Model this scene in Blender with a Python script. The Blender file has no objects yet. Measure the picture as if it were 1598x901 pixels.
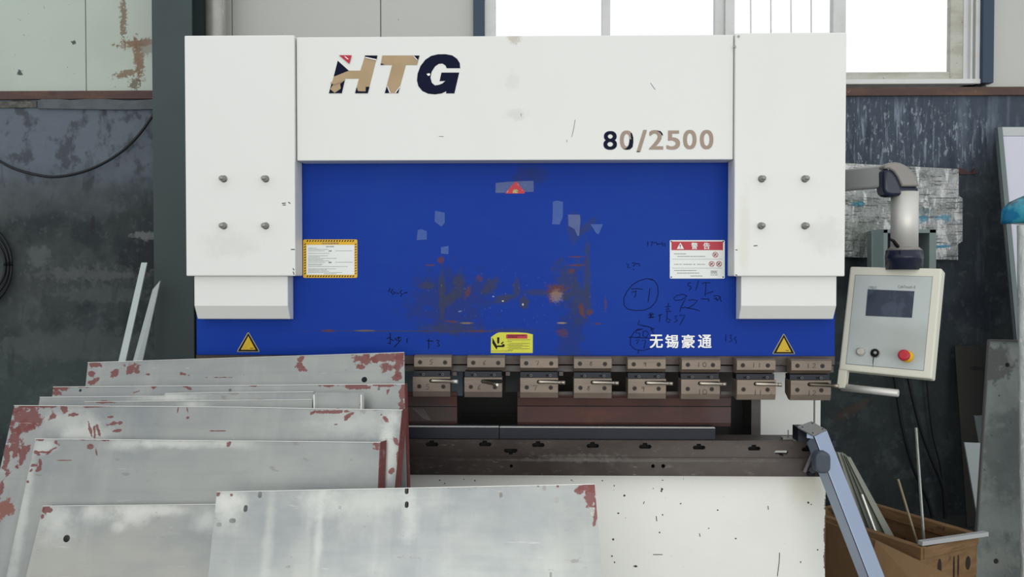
import bpy, bmesh, math, random
from mathutils import Vector, Matrix, Euler
from mathutils.noise import noise as mnoise
random.seed(7)
F = 1230.0
CAM = Vector((0.047, -3.075, 1.52))
ROT = Euler((math.radians(90-1.1), 0, math.radians(1.07)), 'XYZ').to_matrix()
scn = bpy.context.scene
col = scn.collection

# ------------------------------------------------------------------ camera
cd = bpy.data.cameras.new('camera'); cd.sensor_width = 36; cd.lens = F/1598*36
co = bpy.data.objects.new('camera', cd); co.matrix_world = Matrix.Translation(CAM) @ ROT.to_4x4()
col.objects.link(co); scn.camera = co

def ray(px, py): return ROT @ Vector(((px-799)/F, -(py-450.5)/F, -1.0))
def at(px, py, Y):
    d = ray(px, py); return CAM + d*((Y-CAM.y)/d.y)
def onz(px, py, z):
    d = ray(px, py); return CAM + d*((z-CAM.z)/d.z)
def onplane(px, py, c, s):           # plane Y = c + s*Z
    d = ray(px, py); t = (c+s*CAM.z-CAM.y)/(d.y-s*d.z); return CAM + d*t

# ------------------------------------------------------------------ materials
class NT:
    def __init__(s, name):
        s.m = bpy.data.materials.new(name); s.m.use_nodes = True
        s.t = s.m.node_tree; s.b = s.t.nodes['Principled BSDF']; s.pos = None; s.k = 0
    def n(s, typ, **kw):
        nd = s.t.nodes.new(typ)
        for a, v in kw.items(): setattr(nd, a, v)
        return nd
    def l(s, a, b): s.t.links.new(a, b)
    def P(s):
        if s.pos is None: s.pos = s.n('ShaderNodeNewGeometry').outputs['Position']
        return s.pos
    def noise(s, scale, stretch=(1,1,1), detail=4, rough=.6, off=0):
        mp = s.n('ShaderNodeMapping'); mp.inputs['Scale'].default_value = stretch
        mp.inputs['Location'].default_value = (off, off*.7, off*1.3)
        s.l(s.P(), mp.inputs['Vector'])
        nz = s.n('ShaderNodeTexNoise'); nz.inputs['Scale'].default_value = scale
        nz.inputs['Detail'].default_value = detail; nz.inputs['Roughness'].default_value = rough
        s.l(mp.outputs[0], nz.inputs['Vector']); return nz.outputs[0]
    def math(s, op, a, b):
        m = s.n('ShaderNodeMath', operation=op)
        for i, v in enumerate((a, b)):
            if isinstance(v, (int, float)): m.inputs[i].default_value = v
            else: s.l(v, m.inputs[i])
        return m.outputs[0]
    def rng(s, v, lo, hi, out=1.0):
        m = s.n('ShaderNodeMapRange', interpolation_type='SMOOTHSTEP')
        m.inputs['From Min'].default_value = lo; m.inputs['From Max'].default_value = hi
        m.inputs['To Max'].default_value = out
        s.l(v, m.inputs[0]); return m.outputs[0]
    def blob(s, c, r, ns, k, edge, fac, rot=0):
        sub = s.n('ShaderNodeVectorMath', operation='SUBTRACT'); s.l(s.P(), sub.inputs[0]); sub.inputs[1].default_value = c
        v = sub.outputs[0]
        if rot:
            vr = s.n('ShaderNodeVectorRotate', rotation_type='Y_AXIS'); s.l(v, vr.inputs['Vector']); vr.inputs['Angle'].default_value = rot
            v = vr.outputs[0]
        mu = s.n('ShaderNodeVectorMath', operation='MULTIPLY'); s.l(v, mu.inputs[0])
        mu.inputs[1].default_value = (1/r[0], 0, 1/r[1])
        ln = s.n('ShaderNodeVectorMath', operation='LENGTH'); s.l(mu.outputs[0], ln.inputs[0])
        q = s.math('SUBTRACT', 1.0, ln.outputs['Value'])
        z = s.math('MULTIPLY', s.math('SUBTRACT', s.shared(ns), .5), k)
        return s.rng(s.math('ADD', q, z), -edge, edge, fac)
    def shared(s, ns):
        if not hasattr(s, 'sh'): s.sh = {}
        if ns not in s.sh:
            s.sh[ns] = s.noise(ns if not isinstance(ns, tuple) else ns[0], (1,1,1) if not isinstance(ns, tuple) else ns[1], 5, .65, 3)
        return s.sh[ns]

def mk(name, base, rough=.5, metal=0.0, layers=(), bump=None, rvar=None, **extra):
    """layers: ('n', scale, stretch, lo, hi, fac, colour)  or  ('b', centre, radii, noisescale, k, edge, fac, colour[, rot])
       or ('x', scale, stretch, lo, hi, fac, colour, centre, radii) noise limited to an ellipse"""
    t = NT(name); b = t.b
    b.inputs['Base Color'].default_value = (*base, 1); b.inputs['Roughness'].default_value = rough
    b.inputs['Metallic'].default_value = metal
    b.inputs['Specular IOR Level'].default_value = .3
    cur = None; i = 0
    for L in layers:
        i += 1
        if L[0] == 'n': mask = t.rng(t.noise(L[1], L[2], 5, .62, i*7.3), L[3], L[4], L[5]); c = L[6]
        elif L[0] == 'b': mask = t.blob(L[1], L[2], L[3], L[4], L[5], L[6], L[8] if len(L) > 8 else 0); c = L[7]
        else:
            m1 = t.rng(t.noise(L[1], L[2], 5, .62, i*7.3), L[3], L[4], L[5]); m2 = t.blob(L[7], L[8], 6, .8, .35, 1.0)
            mask = t.math('MULTIPLY', m1, m2); c = L[6]
        mx = t.n('ShaderNodeMix', data_type='RGBA'); t.l(mask, mx.inputs[0])
        if cur is None: mx.inputs[6].default_value = (*base, 1)
        else: t.l(cur, mx.inputs[6])
        mx.inputs[7].default_value = (*c, 1); cur = mx.outputs[2]
    if cur is not None: t.l(cur, b.inputs['Base Color'])
    if bump:
        bp = t.n('ShaderNodeBump'); bp.inputs['Strength'].default_value = bump[1]; bp.inputs['Distance'].default_value = bump[2]
        t.l(t.noise(bump[0], bump[3] if len(bump) > 3 else (1,1,1), 4), bp.inputs['Height']); t.l(bp.outputs[0], b.inputs['Normal'])
    if rvar:
        t.l(t.math('ADD', t.rng(t.noise(rvar[0], rvar[3] if len(rvar) > 3 else (1,1,1)), .35, .7, rvar[2]-rvar[1]), rvar[1]), b.inputs['Roughness'])
    for k, v in extra.items(): b.inputs[k.replace('_', ' ')].default_value = v
    return t.m

def srgb(r, g, b):
    return tuple(((c/255+.055)/1.055)**2.4 if c > 10 else c/255/12.92 for c in (r, g, b))

# ------------------------------------------------------------------ mesh builder
class MB:
    def __init__(s): s.bm = bmesh.new(); s.smooth = False
    def face(s, pts, mi=0):
        f = s.bm.faces.new([s.bm.verts.new(p) for p in pts]); f.material_index = mi; return f
    def hexa(s, P, mi=0):      # P: 8 points, front quad 0-3, back quad 4-7
        v = [s.bm.verts.new(p) for p in P]
        for q in ((0,1,2,3),(7,6,5,4),(0,4,5,1),(1,5,6,2),(2,6,7,3),(3,7,4,0)):
            f = s.bm.faces.new([v[i] for i in q]); f.material_index = mi
        return s
    def box(s, x0, x1, y0, y1, z0, z1, mi=0):
        return s.hexa([(x0,y0,z0),(x1,y0,z0),(x1,y0,z1),(x0,y0,z1),(x0,y1,z0),(x1,y1,z0),(x1,y1,z1),(x0,y1,z1)], mi)
    def bpx(s, a, b, c, d, Y0, Y1, mi=0):      # pixel rectangle of the front face at depth Y0
        x0, x1 = at(a, (b+d)/2, Y0).x, at(c, (b+d)/2, Y0).x
        z1, z0 = at((a+c)/2, b, Y0).z, at((a+c)/2, d, Y0).z
        return s.box(x0, x1, Y0, Y1, z0, z1, mi)
    def prism(s, pts, off, mi=0):
        off = Vector(off); A = [s.bm.verts.new(p) for p in pts]; B = [s.bm.verts.new(Vector(p)+off) for p in pts]; n = len(A)
        f = s.bm.faces.new(A); f.material_index = mi
        f = s.bm.faces.new(B[::-1]); f.material_index = mi
        for i in range(n):
            f = s.bm.faces.new((A[i], B[i], B[(i+1) % n], A[(i+1) % n])); f.material_index = mi
        return s
    def tube(s, pts, r, n=8, mi=0, r1=None, caps=True, sq=1.0):
        pts = [Vector(p) for p in pts]; rings = []; m = len(pts)
        ref = None
        for i, p in enumerate(pts):
            d = (pts[min(i+1, m-1)]-pts[max(i-1, 0)]).normalized()
            if ref is None: ref = Vector((0,0,1)) if abs(d.z) < .9 else Vector((0,1,0))
            u = d.cross(ref).normalized(); w = u.cross(d).normalized(); ref = w
            rr = r if r1 is None else r+(r1-r)*i/(m-1)
            if isinstance(r, (list, tuple)): rr = r[i]
            rings.append([s.bm.verts.new(p+u*math.cos(a)*rr+w*math.sin(a)*rr*sq) for a in (2*math.pi*k/n for k in range(n))])
        for a, b in zip(rings, rings[1:]):
            for k in range(n):
                f = s.bm.faces.new((a[k], b[k], b[(k+1) % n], a[(k+1) % n])); f.material_index = mi; f.smooth = n > 6
        if caps:
            for q in (rings[0][::-1], rings[-1]):
                f = s.bm.faces.new(q); f.material_index = mi
        return s
    def plate(s, outer, holes, mat4, t, mi=0):   # 2D outline with holes, thickness t (local z 0..t)
        cu = bpy.data.curves.new('tmp', 'CURVE'); cu.dimensions = '2D'; cu.fill_mode = 'BOTH'; cu.extrude = t/2
        for lp in [outer]+list(holes):
            sp = cu.splines.new('POLY'); sp.points.add(len(lp)-1); sp.use_cyclic_u = True
            for i, p in enumerate(lp): sp.points[i].co = (p[0], p[1], 0, 1)
        s._curve(cu, mat4 @ Matrix.Translation((0, 0, t/2)), mi); return s
    def _curve(s, cu, M, mi, fit=None):
        ob = bpy.data.objects.new('tmp', cu); col.objects.link(ob)
        dg = bpy.context.evaluated_depsgraph_get(); dg.update()
        me = bpy.data.meshes.new_from_object(ob.evaluated_get(dg))
        if fit and len(me.vertices):
            xs = [v.co.x for v in me.vertices]; ys = [v.co.y for v in me.vertices]
            x0, x1, y0, y1 = min(xs), max(xs), min(ys), max(ys)
            for v in me.vertices:
                v.co.x = fit[0]+(v.co.x-x0)/max(x1-x0, 1e-6)*(fit[2]-fit[0]); v.co.y = fit[1]+(v.co.y-y0)/max(y1-y0, 1e-6)*(fit[3]-fit[1])
        me.transform(M)
        n0 = len(s.bm.faces); s.bm.from_mesh(me); s.bm.faces.ensure_lookup_table()
        for f in s.bm.faces[n0:]: f.material_index = mi
        bpy.data.objects.remove(ob); bpy.data.meshes.remove(me)
        if cu.name in bpy.data.curves: bpy.data.curves.remove(cu)
    def text(s, body, box, M, mi=0, bold=0.0, t=.0008, shear=0, fitw=True):
        cu = bpy.data.curves.new('tmp', 'FONT'); cu.body = body; cu.size = 1; cu.offset = bold; cu.extrude = t/2; cu.shear = shear
        if not bold: s._curve(cu, M, mi, box); return s
        e = (box[3]-box[1])*bold; cu.offset = 0; b2 = (box[0]+e, box[1]+e*.7, box[2]-e, box[3]-e*.7)
        for k, (dx, dy) in enumerate(((-1,-.7),(1,-.7),(1,.7),(-1,.7),(0,0))):
            s._curve(cu.copy(), M @ Matrix.Translation((dx*e, dy*e, -k*t*.08)), mi, b2)
        return s
    def build(s, name, mats, parent=None, bevel=0, origin=None, smooth=False):
        if not isinstance(mats, (list, tuple)): mats = [mats]
        bmesh.ops.recalc_face_normals(s.bm, faces=s.bm.faces[:])
        vs = [v.co for v in s.bm.verts]
        lo = Vector([min(v[i] for v in vs) for i in range(3)]); hi = Vector([max(v[i] for v in vs) for i in range(3)])
        if origin is None: origin = Vector(((lo.x+hi.x)/2, (lo.y+hi.y)/2, lo.z if parent is None else (lo.z+hi.z)/2))
        bmesh.ops.translate(s.bm, verts=s.bm.verts[:], vec=-Vector(origin))
        me = bpy.data.meshes.new(name); s.bm.to_mesh(me); s.bm.free()
        for m in mats: me.materials.append(m)
        if smooth:
            for p in me.polygons: p.use_smooth = True
        o = bpy.data.objects.new(name, me); col.objects.link(o)
        o['_w'] = list(origin)
        if parent is not None:
            o.parent = parent; o.location = Vector(origin)-Vector(parent['_w'])
        else: o.location = origin
        if bevel:
            bv = o.modifiers.new('bevel', 'BEVEL'); bv.width = bevel; bv.segments = 2; bv.limit_method = 'ANGLE'; bv.angle_limit = .6
        return o

def root(name, loc, label, cat, group=None):
    o = bpy.data.objects.new(name, None); col.objects.link(o); o.location = loc; o['_w'] = list(loc); o.empty_display_size = .1
    return tag(o, label, cat, group)
def tag(o, label, cat, group=None, kind=None):
    o['label'] = label; o['category'] = cat
    if group: o['group'] = group
    if kind: o['kind'] = kind
    return o
def struct(o, label=None):
    o['kind'] = 'structure'
    return o
def circ(cx, cy, r, n=16, ry=None):
    ry = ry or r
    return [(cx+r*math.cos(2*math.pi*i/n), cy+ry*math.sin(2*math.pi*i/n)) for i in range(n)]
def pill(cx, cy, w, h, n=6):
    pts = []; r = min(w, h)/2
    if w >= h:
        for sx, a0 in ((1, -90), (-1, 90)):
            for i in range(n+1): a = math.radians(a0+180*i/n); pts.append((cx+sx*(w/2-r)+r*math.cos(a), cy+r*math.sin(a)))
    else:
        for sy, a0 in ((1, 0), (-1, 180)):
            for i in range(n+1): a = math.radians(a0+180*i/n); pts.append((cx+r*math.cos(a), cy+sy*(h/2-r)+r*math.sin(a)))
    return pts
XZ = lambda Y: Matrix(((1,0,0,0),(0,0,1,Y),(0,1,0,0),(0,0,0,1)))     # local (x,y) -> world (x,z) at depth Y, local z -> +Y
def p2(px, py, Y):
    p = at(px, py, Y); return (p.x, p.z)
def pp(lst, Y): return [p2(a, b, Y) for a, b in lst]
def tbox(x0, y0, x1, y1, Y):          # pixel box -> fit box (xmin, zmin, xmax, zmax)
    a = p2(x0, y1, Y); b = p2(x1, y0, Y); return (a[0], a[1], b[0], b[1])
def marks(name, groups, Y, w, mt, parent):
    for g_ in groups:
        m = MB(); ribbon(m, g_, Y, w); m.build(name, mt, parent)
def ribbon(m, strokes, Y, w, mi=0):
    for st in strokes:
        P = [at(a, b, Y) for a, b in st]
        L = []
        for i, p in enumerate(P):
            d = P[min(i+1, len(P)-1)]-P[max(i-1, 0)]; d.y = 0
            d = d.normalized() if d.length > 1e-7 else Vector((1,0,0))
            nn = Vector((-d.z, 0, d.x))*w/2; L.append((p+nn, p-nn))
        for (a, b), (c, d) in zip(L, L[1:]): m.face([a, c, d, b], mi)

# ------------------------------------------------------------------ palette
def W(px, py, Y=0.0): p = at(px, py, Y); return (p.x, 0, p.z)
def blob(px, py, rx, ry, ns, k, e, fac, c, rot=0, Y=0.0, sc=400.0): return ('b', W(px, py, Y), (rx/sc, ry/sc), ns, k, e, fac, c, rot)

GREY_DIRT = (.30,.29,.25)
white_paint = mk('white_paint', (.64,.652,.625), .38, 0, [
    ('n', 2.2, (1,1,.5), .45, .75, .25, (.60,.60,.555)),
    blob(803, 68, 9, 10, 60, 2.2, .3, .75, (.42,.40,.34)),
    blob(806, 186, 16, 8, 40, 2.5, .4, .25, (.4,.38,.33)), blob(500, 57, 26, 3, 50, 2, .4, .4, (.4,.37,.3)),
    blob(800, 135, 10, 14, 40, 2.5, .5, .16, (.4,.38,.33)), blob(1272, 370, 26, 24, 30, 2.2, .5, .28, (.45,.44,.40)),
    blob(372, 385, 40, 16, 22, 2.5, .5, .22, (.45,.44,.40)), blob(1150, 370, 8, 60, 30, 2, .5, .25, (.5,.48,.36)),
    ('n', 120, (1,1,1), .79, .82, .8, (.08,.08,.08))], bump=(9, .12, .004))
apron_paint = mk('chipped_lit_white_paint', (.79,.795,.75), .42, 0, [  # white made lighter than the covers, painting in light missing low down
    ('n', 2.5, (1,1,1), .42, .75, .25, (.66,.66,.58)),
    ('x', 34, (1,1,1), .705, .72, .95, (.05,.045,.04), W(960, 840), (.55, .42)),
    ('n', 60, (1,1,1), .755, .77, .9, (.06,.05,.045)),
    ('n', 21, (1,1,1.5), .74, .75, .8, (.10,.08,.06)),
    blob(1262, 756, 28, 40, 8, .6, .6, .35, (.50,.46,.30)),
    blob(1289, 835, 3, 70, 30, 4, .2, .9, (.10,.06,.04)),
    ('n', 14, (1,1,9), .72, .75, .2, (.5,.46,.4))])
BL = (.0050,.033,.262)
RU = (.105,.036,.022); RD = (.035,.040,.065)
_b0 = blob
def blob(px, py, rx, ry, ns, k, e, fac, c, rot=0):
    if c == RU: rx *= .85; ry *= .85; fac *= .80; k *= 1.25
    return _b0(px, py, rx, ry, ns, k, e, fac, c, rot)
blue_paint = mk('blue_paint', BL, .5, 0, [
    ('n', 1.6, (1,1,1), .4, .75, .35, (.009,.05,.27)),
    ('n', 5, (1,1,6), .5, .8, .3, (.012,.048,.25)),
    blob(700, 470, 62, 46, 26, 3.0, .35, .55, (.02,.03,.11)),
    blob(690, 462, 5, 40, 40, 2, .4, .8, RD), blob(716, 445, 9, 18, 50, 2.4, .4, .75, RD), blob(703, 466, 14, 7, 50, 2.4, .4, .8, RD, .9),
    blob(666, 446, 12, 6, 50, 2.4, .4, .7, RD), blob(765, 447, 16, 8, 50, 2, .4, .75, RD, .8), blob(785, 467, 14, 6, 50, 2.4, .4, .8, RD, .3),
    blob(806, 452, 6, 16, 50, 2, .4, .65, RD), blob(818, 472, 7, 10, 50, 2.4, .4, .8, RD), blob(840, 457, 22, 5, 40, 2, .4, .6, RD),
    blob(888, 440, 22, 30, 36, 3.2, .4, .6, RD), blob(916, 430, 5, 50, 40, 2.6, .4, .65, RD), blob(903, 470, 20, 34, 36, 3.4, .3, .6, RD),
    blob(896, 355, 10, 22, 50, 2, .4, .5, RD), blob(915, 355, 18, 6, 40, 2, .4, .5, RD, .8),
    blob(706, 513, 42, 8, 50, 3, .4, .6, RD), blob(800, 517, 40, 4, 50, 3, .4, .5, RD), blob(893, 520, 20, 44, 26, 3, .4, .5, (.02,.03,.1)),
    blob(840, 274, 14, 12, 40, 2.4, .5, .5, (.02,.03,.1)), blob(815, 275, 12, 20, 40, 2.4, .5, .5, (.02,.03,.1), -.8),
    blob(688, 406, 6, 6, 70, 1.3, .25, .95, RU), blob(672, 414, 9, 1.6, 60, 2, .4, .9, RU), blob(730, 457, 4, 11, 60, 2, .4, .9, RU, -.35),
    blob(868, 452, 17, 9, 60, 2.6, .4, .95, RU), blob(862, 460, 10, 12, 60, 2.6, .4, .7, RU), blob(899, 401, 14, 1.5, 60, 2, .4, .9, RU),
    blob(899, 414, 16, 1.8, 60, 2, .4, .95, RU), blob(908, 484, 5, 12, 60, 2.4, .4, .95, RU, .25), blob(920, 488, 6, 5, 60, 2.6, .4, .9, RU),
    blob(945, 474, 2, 14, 60, 2, .4, .7, RU), blob(892, 423, 5, 4, 60, 2, .4, .9, RU), blob(878, 520, 10, 7, 60, 2.6, .4, .7, RU),
    blob(704, 502, 12, 2, 60, 2, .4, .9, RU), blob(728, 504.5, 9, 1.3, 60, 1.5, .4, .8, (.22,.16,.05)), blob(877, 504.5, 7, 1.3, 60, 1.5, .4, .8, (.3,.22,.12)),
    blob(934, 505.5, 7, 1.5, 60, 1.5, .4, .9, RU), blob(512, 516.5, 12, 2.2, 60, 1.5, .4, .95, RU), blob(570, 516.5, 16, 1.2, 60, 1.5, .4, .8, (.22,.16,.05)),
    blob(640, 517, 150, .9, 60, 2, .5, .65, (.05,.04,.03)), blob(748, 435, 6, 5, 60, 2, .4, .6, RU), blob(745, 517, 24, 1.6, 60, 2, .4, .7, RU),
    blob(785, 470, 1.5, 1, 90, 2.4, .3, .9, (.5,.5,.45)), blob(816, 475, 1.0, 2, 90, 2.4, .3, .9, (.5,.5,.45)), blob(770, 463, 1.5, .8, 90, 2.4, .3, .8, (.3,.4,.5)),
    blob(718, 486, 3, 1.2, 90, 2.6, .3, .6, (.2,.25,.35)), blob(868, 462, 9, 9, 110, 3.0, .4, .5, (.3,.22,.15)),
    ('x', 90, (1,1,1), .64, .70, .65, (.14,.15,.2), W(790, 470), (.42, .12)),
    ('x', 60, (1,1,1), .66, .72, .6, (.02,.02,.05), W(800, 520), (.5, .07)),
    ], bump=(3, .05, .01), Specular_IOR_Level=.08)
steel_tool = mk('ground_steel', (.165,.135,.108), .45, .3, [
    ('n', 3, (1,1,1), .35, .7, .7, (.22,.175,.135)), ('n', 50, (.2,1,2), .4, .8, .4, (.09,.075,.065)), ('n', 30, (1,1,1), .7, .74, .6, (.08,.06,.05)),
    ('n', 2.3, (1,1,1), .55, .7, .4, (.095,.070,.066))], bump=(80, .06, .002))
steel_edge = mk('grey_machined_steel', (.085,.080,.076), .45, .35, [('n', 8, (1,1,3), .4, .7, .6, (.055,.042,.040)), ('n', 30, (1,1,1), .6, .8, .5, (.13,.12,.11))])
beam_steel = mk('worn_highlit_beam_steel', (.036,.027,.024), .45, .3, [
    ('n', 4, (1,1,2), .4, .7, .8, (.062,.050,.044)), ('n', 14, (1,1,2), .55, .75, .6, (.10,.085,.075)), ('n', 60, (.3,1,1), .62, .75, .7, (.2,.19,.17)),
    ('n', 5, (1,1,1), .55, .7, .5, (.032,.020,.019)), blob(1180, 712, 160, 34, 14, 1, .7, .5, (.12,.105,.095)), blob(905, 710, 55, 5, 50, 4, .5, .35, (.17,.16,.14)), blob(980, 714, 220, 2, 30, 2, .4, .5, (.13,.12,.11)), blob(640, 715, 90, 40, 10, 1, .6, .5, (.022,.017,.016))], bump=(60, .12, .003))  # long thin pale line paints the tier edge's highlight, among real wear
rust_steel = mk('rust_brown_steel', (.062,.025,.020), .55, .1, [
    ('n', 3, (1,1,1), .4, .65, .8, (.040,.022,.020)), ('n', 5, (1,1,3), .5, .75, .6, (.105,.033,.021)), ('n', 40, (.3,1,1), .6, .8, .4, (.075,.05,.045)),
    blob(665, 645, 50, 26, 20, 2, .4, .8, (.035,.028,.028)), blob(1130, 640, 22, 30, 10, 1, .5, .6, (.06,.045,.045))], bump=(60, .1, .003))
black_steel = mk('blackened_steel', (.009,.012,.019), .42, .2, [('n', 6, (1,1,1), .4, .7, .5, (.014,.017,.024)), ('n', 60, (1,1,1), .7, .75, .6, (.04,.045,.055)), ('n', 9, (1,1,1), .6, .75, .4, (.045,.035,.05))])
lip_light = mk('steel_lip_highlight', (.75,.75,.72), .3, .3)
hole_shade = mk('hole_shade_black', (.006,.006,.006), .8)  # flat black painting the shade inside slots, sockets and grooves
dark_mech = mk('dark_recess_tone', (.022,.023,.022), .55, .2, [('n', 7, (1,1,1), .45, .75, .6, (.04,.034,.028))])
chrome = mk('polished_steel', (.46,.42,.35), .32, .8)
bolt_steel = mk('zinc_bolt_steel', (.27,.27,.255), .38, .6, [('n', 60, (1,1,1), .5, .7, .5, (.14,.13,.12))])
screw_black = mk('black_oxide_screw', (.022,.018,.016), .45, .3)
marker = mk('black_marker_ink', (.005,.008,.03), .6, Specular_IOR_Level=.05)
marker2 = mk('faint_blue_marker_ink', (.004,.009,.055), .6, Specular_IOR_Level=.05)
tan_paper = mk('tan_backing_paper', (.36,.265,.155), .65, 0, [('n', 10, (1,1,1), .4, .7, .6, (.30,.21,.12)), ('n', 60, (1,1,1), .65, .75, .4, (.45,.35,.24))])
tan_grey = mk('grey_tan_backing', (.29,.225,.175), .6, 0, [('n', 12, (1,1,1), .4, .7, .6, (.33,.26,.21))])
navy = mk('navy_vinyl', (.0040,.006,.022), .4, Specular_IOR_Level=.06)
red_vinyl = mk('red_vinyl', (.38,.015,.035), .4)
white_vinyl = mk('white_vinyl', (.78,.78,.76), .4)
sign_white = mk('sign_white', (.66,.69,.66), .4)
yellow = mk('hazard_yellow', (.62,.36,.010), .4)
amber = mk('worn_hazard_yellow', (.50,.33,.012), .45, 0, [('n', 25, (1,1,1), .5, .7, .5, (.36,.25,.02))])
lime = mk('yellow_green_sticker', (.52,.52,.030), .4, 0, [('n', 30, (1,1,1), .45, .7, .5, (.42,.44,.04))])
black = mk('matt_black', (.008,.008,.009), .5, Specular_IOR_Level=.1)
txt_grey = mk('grey_print', (.20,.21,.21), .6)
tape = mk('clear_tape', (.012,.058,.27), .4, 0, [('n', 50, (1,1,1), .5, .7, .6, (.025,.075,.27))])
tape2 = mk('dirty_clear_tape', (.022,.055,.20), .3, 0, [('n', 60, (1,1,1), .45, .65, .8, (.015,.04,.2)), ('n', 80, (1,1,1), .62, .7, .8, (.09,.13,.19))])
cream = mk('cream_powder_coat', (.56,.555,.47), .42, 0, [('n', 5, (1,1,1), .45, .75, .35, (.47,.47,.38)), ('n', 80, (1,1,1), .72, .76, .5, (.25,.24,.2))])
panel_grey = mk('grey_panel_foil', (.40,.44,.43), .4, 0, [('n', 6, (1,1,1), .42, .7, .4, (.32,.34,.32)), ('n', 70, (1,1,1), .68, .75, .5, (.22,.24,.22)),
    ('b', W(1385, 530, 0), (.14, .07), 9, 1.2, .6, .4, (.26,.28,.25))])
screen_m = mk('dark_screen_glass', (.022,.033,.055), .18, 0, [('n', 18, (1,1,1), .5, .62, .6, (.05,.068,.10))])
alu = mk('satin_aluminium', (.56,.55,.52), .52, .55)
alu_arm = mk('grey_arm_paint', (.42,.43,.41), .35, .2)
grey_cast = mk('grey_brown_cover', (.20,.19,.175), .35, .1)
navy_plastic = mk('navy_plastic', (.012,.016,.033), .25)
estop_red = mk('estop_red', (.38,.020,.030), .4)
bluegrey = mk('blue_grey_anodised', (.27,.33,.44), .38, .45, [('n', 5, (1,1,1), .4, .7, .3, (.33,.38,.48))], bump=(200, .05, .001))
cap_grey = mk('worn_grey_cap', (.17,.17,.17), .45, .3, [('n', 30, (1,1,1), .5, .7, .5, (.25,.25,.24))])
rubber = mk('grey_rubber', (.050,.062,.080), .6, 0, [('n', 60, (1,1,1), .5, .7, .5, (.075,.09,.11))])

# ------------------------------------------------------------------ PRESS BRAKE
g = at(803, 600, 0)
brake = root('press_brake', (0, 0.3, 0), 'large white and blue press brake with navy and tan HTG lettering across its top', 'press brake')
YC, YH = -.10, -.085
# upper housing behind the covers
m = MB(); m.bpx(292, 60, 1316, 240, .065, .95); m.build('upper_housing', white_paint, brake, .004)
m = MB(); m.bpx(463, 56, 1144.5, 250, YH, .0); m.build('header_panel', white_paint, brake, .003)
lc = MB().bpx(289, 55, 460, 431, YC, -.002).build('side_cover', white_paint, brake, .004)
rc = MB().bpx(1146.5, 51, 1320, 431.5, YC, -.002).build('side_cover', white_paint, brake, .004)
# small screws at the right cover's corner
def guard(a, b):
    pts = [(YC+.025, 431), (YC+.025, 477.5), (YC+.055, 498), (-.003, 498.5), (-.003, 431)]
    x0 = at(a, 455, YC+.025).x; x1 = at(b, 455, YC+.025).x
    P = [(x0, y, at((a+b)/2, py, y).z) for y, py in pts]
    m = MB(); m.prism(P, (x1-x0, 0, 0)); return m.build('lower_guard', white_paint, brake, .0025)
guard(303, 449); guard(1156.5, 1305.5)
def dome_bolt(px, py):
    p = at(px, py, YC-.028); m = MB()
    ys = [(YC+.001, .0135), (YC-.002, .0135), (YC-.003, .0095), (YC-.024, .0105), (YC-.029, .009), (YC-.0325, .0055), (YC-.034, .001)]
    m.tube([(p.x, y, p.z) for y, r in ys], [r for y, r in ys], 16)
    return m
for i, (px, py) in enumerate([(345,278),(411,278),(345,352),(411,352),(1192,278),(1260,278),(1191,352),(1260,352)]):
    dome_bolt(px, py).build('dome_bolt', bolt_steel, lc if i < 4 else rc)
for px, py in ((1152.5, 57), (1146.8, 73)):
    p = at(px, py, YC); MB().tube([(p.x, YC+.002, p.z), (p.x, YC-.003, p.z)], .0045, 10).build('screw', bolt_steel, rc)
marks('chip_mark', [[q] for q in [[(440,317.5),(446,317)],[(441,320),(446,320)],[(450,315.5),(453,318)],[(454,389.5),(460,389.5)],[(457,419),(459,422)],[(457.5,424),(459,429)]]], YC-.0008, .003, black, lc)
marks('chip_mark', [[q] for q in [[(1147.8,390),(1151,390.3)],[(1147.8,428.5),(1150.5,430.5)],[(1176,384),(1182,383.5)]]], YC-.0008, .003, black, rc)
SCR = ([[(685,213),(692,213.2)],[(897.5,187),(895.6,199),(892.4,213.5)],[(884.8,218.5),(884.4,222)],[(813,177),(813.4,182)],[(1015,129.5),(1019,135),(1022.5,140)]])
hp = [o for o in bpy.data.objects if o.name == 'header_panel'][0]
marks('scratch_mark', [[q] for q in SCR], YH-.0008, .0022, txt_grey, hp)

# lettering on the header
hz = lambda L: [(500+a/6.658, 70+b/6.658) for a, b in L]
def letter(name, layers, mats):
    m = MB()
    for k, (pts, mi) in enumerate(layers):
        Y = YH-.0012-.0006*k; m.plate(pp(hz(pts), Y), [], XZ(Y), .0011 if k == 0 else .0005, mi)
    return m.build(name, mats, hp)
letter('letter_h', [([(180,165),(295,268),(415,268),(465,110),(592,110),(492,503),(360,503),(400,352),(258,352),(222,503),(88,503),(138,330)], 0),
    ([(180,165),(295,268),(138,330)], 1), ([(118,390),(135,405),(100,460),(148,500),(212,455),(205,405),(252,372),(222,503),(88,503)], 1),
    ([(375,440),(390,482),(470,484),(472,436),(510,436),(492,503),(360,503)], 1), ([(462,110),(592,110),(583,152),(463,124)], 1), ([(463,124),(583,150),(581,160),(470,135)], 3),
    ([(192,108),(325,108),(300,198)], 2), ([(246,118),(262,122),(295,150),(280,150)], 3), ([(105,405),(150,410),(250,372),(256,356),(180,388),(112,385)], 0)], [tan_paper, navy, red_vinyl, white_vinyl])
letter('letter_t', [([(642,110),(1030,110),(1005,210),(888,210),(808,503),(668,503),(745,210),(625,210)], 0),
    ([(690,430),(720,500),(668,503)], 1), ([(828,428),(808,503),(776,499)], 1), ([(970,112),(1030,112),(1012,160)], 1), ([(625,208),(630,192),(668,206)], 1),
    ([(690,428),(696,428),(728,500),(718,502)], 3), ([(826,430),(832,432),(784,500),(774,500)], 3), ([(966,118),(974,116),(1012,158),(1000,156)], 3)], [tan_paper, navy, red_vinyl, white_vinyl])
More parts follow.
